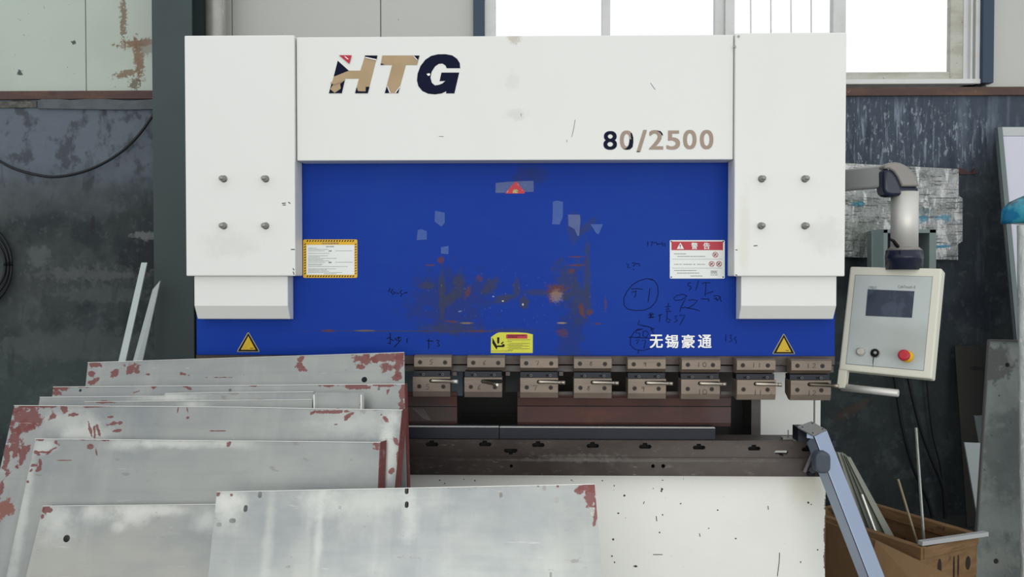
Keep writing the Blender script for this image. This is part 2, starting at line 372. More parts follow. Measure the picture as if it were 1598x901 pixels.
letter('letter_g', [([(1452,243),(1312,243),(1300,215),(1270,195),(1230,197),(1190,225),(1155,280),(1143,340),(1158,395),(1190,422),(1235,415),(1270,400),(1298,375),(1238,378),(1258,288),(1442,288),
    (1392,505),(1305,505),(1308,482),(1260,505),(1190,515),(1120,508),(1060,480),(1018,430),(1003,370),(1010,300),(1040,220),(1090,155),(1150,115),(1220,98),(1300,97),(1370,110),(1420,145),(1448,190)], 0),
    ([(1103,302),(1128,296),(1140,300),(1138,318),(1118,322)], 1)], [navy, white_vinyl])
m = MB()
for ch, a, b, c, d, mi in (('8',165,112,325,335,0),('0',360,105,520,335,1),('/',560,98,680,362,1),('2',705,100,875,332,1),('5',912,105,1075,333,1),('0',1110,98,1270,328,1),('0',1310,98,1470,328,1)):
    k = 7.61; bx = tbox(920+a/k, 190+b/k, 920+c/k, 190+d/k, YH)
    m.text(ch, bx, XZ(YH-.0008), mi, .028)
    if ch == '/': m.plate(pp([(920+562/k,190+352/k),(920+592/k,190+352/k),(920+590/k,190+362/k),(920+560/k,190+362/k)], YH), [], XZ(YH-.0018), .0008, 0)
k = 7.61
m.plate(pp([(920+x/k, 190+y/k) for x, y in [(486,128),(505,140),(519,190),(520,240),(512,300),(480,330),(440,335),(400,322),(432,318),(460,290),(472,240),(474,205),(495,215),(488,165)]], YH), [], XZ(YH-.0016), .0004, 0)
m.plate(pp([(920+x/k, 190+y/k) for x, y in [(795,106),(840,112),(866,140),(872,168),(858,160),(838,132)]], YH), [], XZ(YH-.0016), .0004, 0)
m.build('model_number', [navy, tan_grey], hp)

# ram
ram = MB().bpx(305.5, 235, 1304, 555.3, 0, .06).build('ram', blue_paint, brake, .002)
MB().bpx(306, 555, 1303, 569, .004, .06).build('ram_foot', mk('brown_machined_steel', (.075,.062,.055), .5, .2, [('n', 5, (1,1,1), .45, .6, .7, (.045,.028,.025)), ('n', 40, (1,1,1), .55, .75, .4, (.11,.10,.09))]), brake, .0015)
MB().bpx(306, 570.5, 1301, 580.5, .022, .055).build('clamp_rail', steel_edge, brake, .001)
ink = [[(606,456),(609,450)],[(613,451),(610,456),(613,460),(617,457),(613,455)],[(619,458),(622,458)],[(627,453),(624,457),(628,459),(625,463)],[(630,458),(636,456.5)],
 [(603,529),(608,527)],[(609,520),(609,537)],[(605,535),(609,537)],[(609,529),(614,532)],[(622,525),(622,533)],[(616,528),(620,532)],[(626,530),(621,536),(615,542)],[(619,528),(626,527)],[(635.5,528),(635,535)],
 [(669,529),(669,545)],[(666,532),(676,532.5)],[(681,531),(686,532),(683,535),(686,540),(682,541)]]
marks('marker_writing', [ink[:5], ink[5:15], ink[15:]], -.0008, .0035, marker, ram)
s5 = lambda L: [(950+a/5.633, 400+b/5.633) for a, b in L]
ink2 = [[(155,70),(175,72),(162,98),(185,100)],[(205,62),(225,58),(240,62),(215,90)],[(215,110),(222,122)],[(240,70),(262,62),(275,88)],
 [(195,290),(250,285),(300,292)],[(240,300),(235,350),(222,362)],[(200,320),(215,312),(240,312)],[(362,280),(355,340),(345,405)],
 [(390,205),(330,198),(270,215),(210,250),(160,310),(132,370),(135,430),(165,465),(230,478),(310,475),(370,450),(415,400),(435,330),(430,260),(400,215),(350,198)],
 [(700,235),(722,235)],[(700,235),(695,260),(715,262),(725,280),(708,296)],[(790,215),(765,300)],[(818,240),(850,232),(895,235)],[(855,235),(852,290),(848,350)],
 [(690,350),(650,335),(600,345),(570,370),(585,390),(640,385),(685,350),(660,400),(635,450),(625,490)],[(700,390),(740,382),(780,390),(750,425),(700,455),(680,455),(750,465),(800,482)],[(640,455),(680,448)],
 [(810,375),(870,378)],[(860,330),(920,310)],[(875,370),(880,400)],[(920,350),(950,345),(985,360),(960,385),(925,370)],[(940,360),(955,395)],[(975,360),(990,400)],
 [(525,412),(522,440)],[(495,445),(545,440)],[(500,485),(550,485)],[(520,455),(500,470),(535,470),(520,455)],
 [(345,520),(395,510)],[(350,540),(400,535)],[(370,495),(368,545)],[(355,500),(390,545)],[(390,500),(350,545)],
 [(450,515),(438,525),(470,510)],[(452,515),(448,550),(445,580)],[(515,485),(512,530),(505,570),(530,585),(540,560),(515,548)],[(575,530),(600,525),(585,550),(605,565),(575,585)],[(620,520),(670,522),(650,560),(625,605)],
 [(270,565),(255,600),(300,610),(360,625),(400,640)],[(300,615),(350,620),(395,650)],
 [(245,645),(285,640)],[(245,645),(240,675),(275,680),(270,710),(240,718)],[(305,660),(300,700),(330,715),(350,680),(330,655),(300,665)],[(175,712),(380,722)],
 [(235,740),(270,735),(245,770)],[(290,745),(325,740),(310,810)],[(300,640),(230,660),(190,720),(190,780),(230,820),(300,830),(370,810),(405,750),(400,690),(370,640)],
 [(262,825),(258,855)],[(1030,690),(1028,750)],[(1060,700),(1080,690),(1070,720),(1085,740),(1060,755)],[(1120,710),(1100,725),(1120,740),(1118,770)]]
ink3 = [[(1011,377),(1011,384)],[(1015,378),(1019,377),(1016,384)],[(1020,380),(1024,378),(1026,383)],[(1026,381),(1032,381)],[(1033,378),(1035,384)],[(1037,379),(1038,385)]]
I2 = [s5(q) for q in ink2]; marks('marker_writing', [I2[:3], I2[3:4], I2[4:7], I2[7:8], I2[8:9], I2[9:11], I2[11:12], I2[12:13], I2[13:14], I2[14:16], I2[16:23], I2[23:32], I2[32:37], I2[37:47], I2[47:], ink3], -.0008, .0030, marker2, ram)
m = MB()
for ch, a, c in (('无',360,475),('锡',495,612),('豪',640,755),('通',783,903)):
    q = s5([(a, 690), (c, 808)]); m.text(ch, tbox(q[0][0], q[0][1], q[1][0], q[1][1], 0), XZ(-.001), 0, .022)
m.build('maker_name', white_vinyl, ram)

# yellow-bordered instruction plate (left)
def P4(x0, y0, x1, y1): return [(x0,y1),(x1,y1),(x1,y0),(x0,y0)]
def rrect(x0, y0, x1, y1, r, n=4):
    pts = []
    for cx, cy, a0 in ((x1-r, y0+r, -90), (x1-r, y1-r, 0), (x0+r, y1-r, 90), (x0+r, y0+r, 180)):
        for i in range(n+1): a = math.radians(a0+90*i/n); pts.append((cx+r*math.cos(a), cy+r*math.sin(a)))
    return pts
def flat(m, pts, Y, mi): m.face([at(a, b, Y) for a, b in pts], mi)
k = 11.264; sx = lambda a: 460+a/k; sy = lambda b: 360+b/k
m = MB(); m.plate(pp(rrect(sx(150), sy(157), sx(1102), sy(832), 2.2), 0), [], XZ(-.0025), .0025, 1)
flat(m, P4(sx(205), sy(252), sx(1048), sy(778)), -.0029, 0)
for i in range(18):
    a = 205+i*47.3; 
    for y0, y1 in ((168, 196), (790, 818)): flat(m, [(sx(a),sy(y1)),(sx(a+22),sy(y1)),(sx(a+36),sy(y0)),(sx(a+14),sy(y0))], -.0030, 2)
for i in range(12):
    b = 226+i*46.8
    for x0 in (166, 1057): flat(m, [(sx(x0),sy(b+28)),(sx(x0),sy(b+14)),(sx(x0+28),sy(b-2)),(sx(x0+28),sy(b+16))], -.0030, 2)
m.text('安全注意事项', tbox(sx(485), sy(210), sx(775), sy(240), 0), XZ(-.0034), 3, .01, .0004)
m.text('操作规程', tbox(sx(555), sy(272), sx(692), sy(293), 0), XZ(-.0034), 3, .01, .0004)
def lines(m, rows, Y, mi, h):
    for x0, x1, y in rows:
        x = x0
        while x < x1-4:
            w = random.uniform(14, 34); w = min(w, x1-x); flat(m, P4(sx(x), sy(y-h), sx(x+w), sy(y+h)), Y, mi); x += w+random.uniform(3, 9)
rows = [(240,385,308),(240,590,331),(240,535,357),(240,610,402),(240,585,443),(240,435,466),(240,735,489),(240,495,511),(240,610,532),(240,535,558),(240,495,590),(240,475,608),(240,930,633),(240,735,674),(240,565,692),(240,605,714),(240,830,738),(515,735,762),(715,1020,357),(715,1020,558)]
lines(m, rows, -.0030, 3, 4.2)
m.text('内容', tbox(sx(600), sy(348), sx(652), sy(370), 0), XZ(-.0034), 2, .02, .0004)
m.text('要求', tbox(sx(600), sy(550), sx(652), sy(572), 0), XZ(-.0034), 2, .02, .0004)
m.build('instruction_plate', [sign_white, yellow, black, txt_grey], ram)['label'] = 'white plate with yellow and black hazard border'
# red warning plate (right)
k = 11.267; sx = lambda a: 1030+a/k; sy = lambda b: 360+b/k
m = MB(); m.plate(pp(rrect(sx(170), sy(170), sx(1135), sy(845), 1.8), 0), [], XZ(-.003), .003, 0)
flat(m, P4(sx(200), sy(192), sx(1107), sy(345)), -.0033, 1)
m.plate(pp([(sx(355),sy(212)),(sx(292),sy(325)),(sx(418),sy(325))], 0), [], XZ(-.0040), .0004, 0)
flat(m, [(sx(347),sy(248)),(sx(365),sy(248)),(sx(359),sy(295)),(sx(352),sy(295))], -.0044, 2); flat(m, P4(sx(351), sy(300), sx(360), sy(312)), -.0044, 2)
m.text('警', tbox(sx(545), sy(212), sx(658), sy(328), 0), XZ(-.0042), 0, .02, .0004)
m.text('告', tbox(sx(758), sy(212), sx(875), sy(328), 0), XZ(-.0042), 0, .02, .0004)
lines(m, [(250,455,410),(305,800,455),(250,330,595),(345,380,595),(405,560,595),(585,625,595),(650,790,595),(250,640,703),(300,690,747),(535,750,800),(895,1005,712),(895,1005,730),(890,1005,748),(890,1015,780)], -.0035, 3, 6)
for y in (505, 662): flat(m, P4(sx(215), sy(y-2.5), sx(1095), sy(y+2.5)), -.0035, 3)
for cx, cy in ((968,425),(905,588),(1032,588)):
    m.plate(pp(circ(sx(cx), sy(cy), 50/k, 20), 0), [pp(circ(sx(cx), sy(cy), 40/k, 20), 0)], XZ(-.0040), .0004, 1)
    flat(m, [(sx(cx-36),sy(cy-28)),(sx(cx-28),sy(cy-36)),(sx(cx+36),sy(cy+28)),(sx(cx+28),sy(cy+36))], -.0042, 1)
    flat(m, P4(sx(cx-22), sy(cy+2), sx(cx-6), sy(cy+26)), -.0036, 2); flat(m, P4(sx(cx+4), sy(cy-24), sx(cx+24), sy(cy-2)), -.0036, 2)
for cx, cy in ((195,192),(1108,192),(195,818),(1105,818)):
    m.plate(pp(circ(sx(cx), sy(cy), 1.1, 8), 0), [], XZ(-.0042), .0006, 2)
m.build('warning_plate', [sign_white, red_vinyl, black, txt_grey], ram)['label'] = 'white plate with red band and white warning characters'
# yellow pinch sticker
k = 15.02; sx = lambda a: 750+a/k; sy = lambda b: 500+b/k
m = MB(); m.plate(pp([(sx(a),sy(b)) for a, b in [(240,768),(1222,768),(1225,332),(1080,300),(860,285),(440,285),(370,310),(310,350),(245,395)]], 0), [], XZ(-.0008), .0008, 0)
m.plate(pp(rrect(sx(598), sy(330), sx(1098), sy(432), 1.6), 0), [], XZ(-.0013), .0004, 1)
flat(m, [(sx(275),sy(405)),(sx(275),sy(540)),(sx(378),sy(695)),(sx(392),sy(640)),(sx(385),sy(600))], -.0011, 2)
flat(m, [(sx(390),sy(400)),(sx(388),sy(520)),(sx(412),sy(565)),(sx(440),sy(520)),(sx(440),sy(402))], -.0011, 2)
flat(m, [(sx(385),sy(590)),(sx(390),sy(630)),(sx(540),sy(632)),(sx(568),sy(600)),(sx(560),sy(565)),(sx(520),sy(560)),(sx(490),sy(590))], -.0011, 2)
flat(m, [(sx(470),sy(545)),(sx(525),sy(500)),(sx(545),sy(508)),(sx(500),sy(570))], -.0011, 2)
lines(m, [(630,1155,462),(630,740,500),(665,1145,545),(630,985,578),(665,1140,605),(630,960,637),(660,1155,670),(630,770,700),(250,740,722)], -.0011, 3, 6)
lines(m, [(640,1050,362),(640,860,395)], -.0019, 2, 9)
m.build('pinch_warning_sticker', [lime, red_vinyl, black, mk('olive_print', (.13,.11,.03), .6)], ram)['label'] = 'yellow sticker with black hand pinch symbol'
# triangle hazard stickers
for cx in (387.5, 1223):
    m = MB(); ty = 519 if cx < 600 else 521.5; by = 549.5 if cx < 600 else 553
    m.plate(pp([(cx-17.5,by-.5),(cx-16.5,by),(cx+16.5,by),(cx+17.5,by-.5),(cx+16.8,by-2.8),(cx+1,ty+.2),(cx,ty),(cx-1,ty+.2),(cx-16.8,by-2.8)], 0), [], XZ(-.0008), .0008, 2)
    m.plate(pp([(cx-16.4,by-.9),(cx+16.4,by-.9),(cx+.2,ty+1)], 0), [], XZ(-.0012), .0003, 1)
    m.plate(pp([(cx-11.5,by-3.4),(cx+11.5,by-3.4),(cx+.1,ty+5.8)], 0), [], XZ(-.0016), .0003, 0)
    flat(m, P4(cx+3, by-6.2, cx+8, by-5.3), -.0019, 1)
    m.build('hazard_triangle', [amber, black, mk('sticker_rim', (.30,.27,.16), .5)], ram)
# red torn triangle and tape
m = MB(); k = 7.99; tx = lambda L: [(760+a/k, 265+b/k) for a, b in L]
flat(m, tx([(105,290),(108,165),(270,150),(430,142),(580,140),(582,275),(480,278),(235,288)]), -.0007, 2)
m.plate(pp(tx([(228,298),(290,215),(355,155),(375,148),(395,180),(440,240),(468,265),(470,298)]), 0), [], XZ(-.0013), .0005, 0)
flat(m, tx([(320,292),(322,262),(345,240),(368,240),(390,268),(388,292)]), -.0016, 1)
m.build('torn_hazard_triangle', [mk('torn_red_sticker', (.42,.012,.03), .4, 0, [('n', 60, (1,1,1), .6, .68, .6, (.5,.3,.35))]), mk('sticker_yellow_residue', (.45,.38,.16), .6, 0, [('n', 120, (1,1,1), .5, .55, .8, (.1,.08,.05))]), tape2], ram)['label'] = 'torn red triangle under dirty tape'
def tp(pts, mt):
    m = MB(); flat(m, pts, -.0007, 0); m.build('tape_strip', mt, ram)
tp(tx([(820,400),(870,385),(948,402),(945,590),(905,685),(810,680),(818,600)]), tape)
tp(tx([(1010,560),(1160,560),(1165,650),(1150,820),(1130,830),(1090,740),(1015,700)]), tape2)
tp(tx([(1290,680),(1445,680),(1390,810),(1360,790)]), tape)
tp([(679,329),(694,332),(694,348),(689,354),(678,346)], tape)
tp([(652,359),(658,358),(666,361),(666,374),(650,375)], tape)
tp([(688,386),(700,384),(700,397),(688,396)], tape)

# ------------------------------------------------------------------ clamps
UL = [646,729,811.7,895.6,979.5,1064,1149.8,1235]
UR = [704.6,788,871,954.8,1039,1124.6,1210.6,1298]
LLf = [644,724.5,811.7,895.5,980,1063,1150,1234]
def dig(c, x, y, s):
    G = {'0':[[(0,.2),(.5,0),(1,.3),(.9,.8),(.4,1),(0,.7),(0,.2)]],'1':[[(.5,0),(.4,1)]],'5':[[(1,0),(.3,.05),(.25,.4),(.9,.5),(.7,1),(.1,.95)]],'6':[[(.9,0),(.3,.5),(.2,.9),(.7,1),(.8,.65),(.25,.7)]],
     '7':[[(0,.1),(1,0),(.5,1)]],'8':[[(.8,.1),(.2,.15),(.8,.6),(.5,1),(.1,.7),(.8,.1)]],'9':[[(.9,.2),(.3,.1),(.2,.45),(.9,.4),(.9,.2),(.7,1)]],'2':[[(.1,.2),(.6,0),(.9,.3),(.1,.95),(1,.9)]]}
    return [[(x+a*s*.75, y+b*s) for a, b in st] for st in G[c]]
CY = -.052
base_px = None
clamps = []
def make_clamp(i):
    a, b, l = UL[i], UR[i], LLf[i]
    dy = i*.8; w = b-a
    uz = [at((a+b)/2, y+dy, CY).z for y in (555.4, 558.2, 572.8, 579)]
    x0 = at(a, 565, CY).x; x1 = at(b, 565, CY).x
    m = MB(); m.prism([(x0, CY+.012, uz[0]),(x0, CY, uz[1]),(x0, CY, uz[2]),(x0, CY+.022, uz[3]),(x0, .003, uz[3]),(x0, .003, uz[0])], (x1-x0, 0, 0))
    lx0 = at(l, 600, CY).x; lx1 = at(l+w, 600, CY).x
    lz = [at((a+b)/2, y+dy, CY).z for y in (588.6, 611, 620)]
    hp_ = at(l+29, 594.5+dy, CY)
    m.prism([(lx0, CY, lz[0]),(lx0, CY, lz[1]),(lx0, CY+.007, lz[2]),(lx0, CY+.03, lz[2]),(lx0, .018, lz[1]),(lx0, .018, lz[0])], (lx1-lx0, 0, 0))
    c = m.build('tool_clamp', steel_tool, brake, .0012)
    # spacer bar with two little screws
    sz = at(a+20, 580+dy, CY).z, at(a+20, 588.4+dy, CY).z
    MB().box(lx0+.001, lx1-.002, CY+.014, .014, sz[1], sz[0]).build('spacer_bar', black_steel, c)
    for dx in (17, 47):
        q = at(l+dx+.8*0, 584.5+dy, CY+.012); MB().tube([(q.x, CY+.016, q.z), (q.x, CY+.008, q.z)], .0055, 10).tube([(q.x, CY+.0079, q.z), (q.x, CY+.0072, q.z)], .003, 6, 1).build('small_screw', [small_m, hole_shade], c)
        MB().box(q.x-.017, q.x-.006, CY+.0125, CY+.02, q.z-.004, q.z+.003).build('slot', hole_shade, c)
    for dx, py in ((9.5, 565.6), (48.5, 566)):
        q = at(a+dx, py+dy, CY); MB().plate(circ(q.x, q.z, .0085, 16), [], XZ(CY-.0005), .001).tube([(q.x, CY+.001, q.z), (q.x, CY-.0012, q.z)], .0066, 14, 1).tube([(q.x, CY-.001, q.z), (q.x, CY-.0016, q.z)], .0026, 6, 2).build('socket_screw', [screw_black, mk_screw, hole_shade], c)
    for dx, py in ((10.3, 603.3), (47.8, 603.8)):
        q = at(l+dx, py+dy, CY); MB().plate(circ(q.x, q.z, .0085, 16), [], XZ(CY-.0005), .001).tube([(q.x, CY+.001, q.z), (q.x, CY-.0012, q.z)], .0066, 14, 1).tube([(q.x, CY-.001, q.z), (q.x, CY-.0016, q.z)], .0026, 6, 2).build('socket_screw', [screw_black, mk_screw, hole_shade], c)
    # lever in its slot
    m = MB(); m.plate(pp(pill(l+43, 594.6+dy, 34, 6.2), CY), [], XZ(CY-.0004), .0006); m.build('lever_slot', hole_shade, c)  # flat black pill paints the slot's shade on the clamp face
    h0 = at(l+28.5, 594.6+dy, CY-.001)
    if i == 1: h1 = at(l+51, 600.8, CY-.075)
    elif i == 7: h1 = at(l+75, 603, CY-.035)
    else: h1 = at(l+70, 596+dy*1.02, CY-.022)
    d = h1-h0
    m = MB(); m.tube([h0, h0+d*.06, h0+d*.1, h0+d*.78, h0+d*.785, h1], [.0045,.0072,.0062,.0062,.0068,.0068] if i != 1 else [.006,.007,.0062,.0062,.0065,.006], 12)
    m.build('lever', [chrome if i in (0, 2, 3, 4, 5, 6) else lever_dark], c)
    if i == 1: MB().tube([h1+d*.001, h1+d*.02], .0052, 12).build('lever_tip', white_vinyl, c)
    else: MB().tube([h0+d*.84, h1+d*.002], .0075, 10).build('lever_tip', [chrome_dark if i else alu], c)
    n = ['5','6','7','8','9','10','11','12'][i]; st = []
    for kk, ch in enumerate(n): st += dig(ch, a+24+kk*9, 562+dy, 7)
    ns = len(st)
    for kk, ch in enumerate(n): st += dig(ch, l+(20 if i < 5 else 26)+kk*8, (600 if i < 5 else 604)+dy, 8)
    marks('number_marking', [st[:ns], st[ns:]], CY-.0006, .0021, mk_num, c)
    return c
small_m = mk('dull_screw_steel', (.10,.10,.10), .5, .4)
mk_screw = mk('worn_screw_head', (.020,.016,.014), .4, .3)
mk_num = mk('faded_marker', (.030,.022,.022), .7)
lever_dark = mk('tarnished_steel', (.13,.11,.085), .35, .7)
chrome_dark = mk('knurled_steel', (.34,.30,.25), .35, .8)
for i in range(8): clamps.append(make_clamp(i))
# small latches between clamps
for i, px in enumerate((706, 789, 872)):
    MB().bpx(px, 580.5, px+7, 587, .0, .03).build('latch', steel_edge, brake, .001)
# side frames, rear box, back beam
m = MB(); x0 = at(1187, 600, .45).x; x1 = at(1270, 600, .45).x; zt = at(1230, 540, .45).z
m.box(x0, x1, .45, 1.2, .05, 2.3); m.build('side_frame', white_paint, brake, .003)
m = MB(); xa = at(1272.5, 600, .47).x; xb = at(1281, 600, .47).x; m.box(xa, xb, .47, 1.15, .05, 2.2); m.build('frame_door', white_paint, brake, .002)
m = MB(); m.box(x1-.001, xa+.001, .5, 1.1, .06, 2.1); m.build('door_gap', dark_mech, brake)
m = MB(); m.box(at(1173, 600, .45).x, x0-.0005, .452, 1.2, .05, 2.28); m.build('side_frame', steel_edge, brake)
m = MB(); m.box(-1.19, -1.0, .45, 1.2, .05, 2.3); m.build('side_frame', white_paint, brake, .003)
m = MB(); m.bpx(560, 530, 1172, 712, .60, .9)
for y in (646, 652, 657): m.bpx(720, y, 812, y+1.5, .592, .60)
m.build('back_beam', dark_mech, brake)  # toned near black to paint the shade inside the throat
m = MB(); m.bpx(560, 560, 722, 618, .50, .58); m.build('back_gauge_cover', mk('pale_blue_grey_paint', (.15,.20,.23), .5), brake, .002)
m = MB(); m.bpx(789, 560, 812, 612, .30, .4); m.bpx(841, 560, 1160, 618, .34, .42, 1); m.build('back_gauge', [mk('dark_grey_cover', (.045,.05,.052), .5), mk('dark_brown_cover', (.05,.042,.036), .5)], brake)  # covers toned dark as part of the painted throat shade
# bed, table beam
m = MB(); x0 = at(305, 800, 0).x; x1 = at(1288.5, 800, 0).x; zt = at(800, 740.5, 0).z
m.box(x0, x1, 0, .06, .03, zt); bed = m.build('bed_apron', apron_paint, brake, .002)
CHIP = mk('bare_dark_chip', (.045,.038,.03), .6)
marks('paint_chip', [[q] for q in [[(1024,806),(1025,814)],[(1019,866),(1034,866)],[(988,884),(995,884.8)],[(1216.5,863),(1216,878),(1213,900)],[(1091.5,833),(1092.5,838)],[(1198.5,790),(1199,796)],[(1005.5,783),(1004,787)]]], -.0006, .003, CHIP, bed)
for cx, cy, r in ((1033,764,2.2),(1032,767,1.6),(1062,786.5,1.5),(974.5,774,1.8),(965,801.5,1.6),(958.5,758.5,1.2),(1120,796.5,1.5),(1034,750,1.2),(1029.5,831.5,1.6),(1261.5,785,1.8),(1266,787.5,1.2),(957,842,2),(992,884,2.4),(955,868.5,1.4),(959,878,1.5),(1276,858.5,1.3),(1249.5,877.5,1.4),(741,750.5,1.4),(686,750,1.2),(694,755,1.3),(724,748.5,.9),(940,750.5,1.3),(892,750,1.2),(1148,841,1.4),(1034,804,1.3),(1106,825,1.1)):
    m = MB(); flat(m, [(cx+r*math.cos(t)*random.uniform(.6,1.2), cy+r*math.sin(t)*random.uniform(.6,1.2)) for t in [j*math.pi/4 for j in range(8)]], -.0006, 0); m.build('paint_chip', CHIP, bed)
YB = -.045
def tslot(px, py, up=True, w=20, h=6.5):
    q = pill(px, py, w, h, 5); return q
m = MB()
zt, zm, zb = at(960, 687.5, YB).z, at(960, 713.5, YB).z, at(960, 742, YB).z
xl, xr = at(305, 715, YB).x, at(1281, 715, YB).x
holes = []
def to2(pts): return pp(pts, YB)
for px, py in ((591,693.5),(674,694),(757,694),(840,695),(925,696.3),(1007,697.6),(1091,699),(1177,700.6),(1261,702)):
    s = pill(px, py, 20, 6.4, 4); s = [(px-10.2,py),(px-8,py-3.1),(px-4,py-3.3),(px-4,py-6),(px+3,py-6),(px+3,py-3.3),(px+8,py-3.1),(px+10.2,py),(px+8,py+3.1),(px-8,py+3.1)]
    holes.append(to2(s))
for px, py in ((797,703.8),(1219.5,706.6)):
    holes.append(to2([(px-11,py),(px-9,py-3),(px+9,py-3),(px+11,py),(px+8,py+3.2),(px+3,py+3.4),(px+3,py+6),(px-3,py+6),(px-3,py+3.4),(px-8,py+3.2)]))
m.plate([(xl,zm),(xr,zm),(xr,zt),(xl,zt)], holes, XZ(YB), .016)
m.box(xl, xr, YB+.016, .07, zt-.004, zt)
m.box(xl, at(1194, 700, YB).x, YB+.03, .02, zm, zt-.004, 1)
m.box(at(1240,700,YB).x, xr, YB+.03, .02, zm, zt-.004, 1)
tb = m.build('table_beam', [beam_steel, hole_shade], brake, .0008)
m = MB(); hs = [to2(circ(a, b, r, 10)) for a, b, r in ((798,727,2.6),(1018.5,727,3),(1034.5,727,3.2))]
m.plate([(xl,zb),(xr+.004,zb),(xr+.004,zm),(xl,zm)], hs, XZ(YB-.009), .049); m.box(xl, xr, YB+.04, .05, zb+.002, zm-.002, 1); m.build('table_beam_foot', [beam_steel, hole_shade], tb, .002)
# rear web visible through the last slot stays white (side frame); end parts
MB().bpx(1222, 683.5, 1238, 687, -.02, .01).tube([(at(1230,683,-.005).x, -.005, at(1230,684,-.005).z), (at(1230,683,-.005).x, -.005, at(1230,671.5,-.005).z)], .0028, 8).build('stop_pin', bolt_steel, tb)

# ------------------------------------------------------------------ dies and punches (held tools)
def die(a, b, ty, by, label):
    z1, z0 = at((a+b)/2, ty+2.2, -.028).z, at(960, 687.5, YB).z+.0004
    m = MB(); x0, x1 = at(a, 675, -.028).x, at(b, 675, -.028).x; zm = z1-.012
    m.prism([(x0,-.028,z0),(x0,-.028,z1),(x0,-.006,z1),(x0,.003,z1-.014),(x0,.012,z1),(x0,.034,z1),(x0,.034,z0)], (x1-x0,0,0))
    o = m.build('bottom_die', black_steel, None, .0012); tag(o, label, 'die', 'black bottom dies on the table beam')
    MB().prism([(x0+.001,-.0281,z1-.0006),(x0+.001,-.0281,z1+.0006),(x0+.001,-.0065,z1+.0006),(x0+.001,-.0065,z1-.0006)], (x1-x0-.002,0,0)).build('lip_highlight', lip_light, o)  # pale strip paints the edge highlight along the die top
    return o
die(420, 778.7, 664, 685.4, 'black bottom die bar on the table, running from under the leaning steel sheets')
die(779.5, 1116.5, 665.6, 687.3, 'black bottom die bar on the table below the long rusty punch, ending at right')
def punch(a, b, t0, t1, t2, b0, label, top=None):
    x0, x1 = at(a, 640, .02).x, at(b, 640, .02).x; Z = lambda y: at((a+b)/2, y, .02).z
    m = MB(); m.prism([(x0,.02,Z(t1)),(x0,.018,Z(t0)),(x0,.04,Z(t0)),(x0,.045,Z(t2)),(x0,.045,Z(b0-5)),(x0,.036,Z(b0)),(x0,.03,Z(b0)),(x0,.024,Z(b0-6)),(x0,.024,Z(t2))], (x1-x0,0,0))
    m.box(x0, x1, .0235, .03, Z(635.4), Z(633.9), 1)
    if top: m.box(x0, x1, .022, .036, Z(t0)-.001, Z(top))
    o = m.build('punch_tool', [rust_steel, hole_shade], None, 0); tag(o, label, 'punch', 'brown punches held under the clamps'); return o
punch(420, 713, 617.5, 619, 632, 663.5, 'short dark brown punch with pale scratches, clamped beside the sheet stack', 612)
punch(807.5, 1141, 619.5, 621, 634.5, 666, 'long rusty red-brown punch clamped under the third to sixth clamps', 612)
marks('scratch_mark', [[[(644+i*4,637+i*.3),(662+i*2.4,654+i*.6)]] for i in range(5)], .0232, .0022, mk('pale_scratch', (.10,.095,.09), .5), [o for o in bpy.data.objects if o.name.startswith('punch_tool')][0])
for a, b in ((871.5, 894),(955.5, 978),(1040,1062),(1125,1142)):
    MB().bpx(a, 611.5, b, 616.3, .0185, .022).build('tang', steel_edge, [o for o in bpy.data.objects if o.name.startswith('punch_tool')][1])

# ------------------------------------------------------------------ support arm
arm = root('support_arm', tuple(at(1281, 690, -.10)), 'blue-grey extruded support arm sloping down to the right from the table end', 'support arm')
A0, A1, A2 = at(1258, 690, -.10), at(1270.5, 680, -.19), at(1290.8, 672, -.16)
B0, B1, B2 = at(1340, 901, -.18), at(1356, 901, -.27), at(1381, 901, -.24)
def ext(a, b, z): return a+(b-a)*((z-a.z)/(b.z-a.z))
zb_ = .06
C0, C1, C2 = [ext(a, b, zb_) for a, b in ((A0,B0),(A1,B1),(A2,B2))]
A3 = A0+A2-A1; C3 = C0+C2-C1
m = MB(); m.hexa([C0,C1,A1,A0,C3,C2,A2,A3]); 
m.build('arm_beam', bluegrey, arm, .003)
m = MB(); off = (A1-A0).normalized()*.002
for t in (.0,):
    dd = (A1-A0)*.9-(A1-A0).cross(A1-C1).normalized()*-.0008; 
G0, G1 = A0.lerp(A1, .93), A0.lerp(A1, .985); H0, H1 = C0.lerp(C1, .93), C0.lerp(C1, .985)
nrm = (A1-A0).cross(C1-A1).normalized()
if nrm.x > 0: nrm = -nrm
m.prism([G0+nrm*.001, G1+nrm*.001, H1+nrm*.001, H0+nrm*.001], -nrm*.004); m.build('groove', dark_mech, arm)
T = [at(1244.5, 665.6, -.10), at(1266.3, 657.4, .0), at(1291, 671.6, -.11), at(1270, 680, -.21)]
T = [Vector(p) for p in (at(1244.5,665.6,-.19), at(1266.3,657.4,-.145), at(1291,671.6,-.155), at(1270,680,-.20))]
m = MB(); m.prism(T, (0, .004, -.006)); cap = m.build('end_cap', cap_grey, arm, .0008)
for u, v in ((.14,.18),(.14,.82),(.86,.18),(.86,.82)):
    p = T[0].lerp(T[3], v).lerp(T[1].lerp(T[2], v), u); m = MB(); m.tube([p+Vector((0,.002,-.004)), p+Vector((0,-.0006,.0016))], .0028, 8); m.build('screw', screw_black, cap)
m = MB(); m.bpx(1245.5, 668, 1266, 690, -.12, -.056); m.bpx(1268, 693, 1284, 704, -.09, -.058); m.build('mount_block', black_steel, arm, .001)
m = MB(); m.hexa([at(1259,684,-.182),at(1270,685.5,-.182),at(1268,676,-.182),at(1259,677,-.182),at(1259,684,-.16),at(1270,685.5,-.16),at(1268,676,-.16),at(1259,677,-.16)]); m.build('roller', bluegrey, arm, .001)
kn = at(1284.7, 723, -.23); 
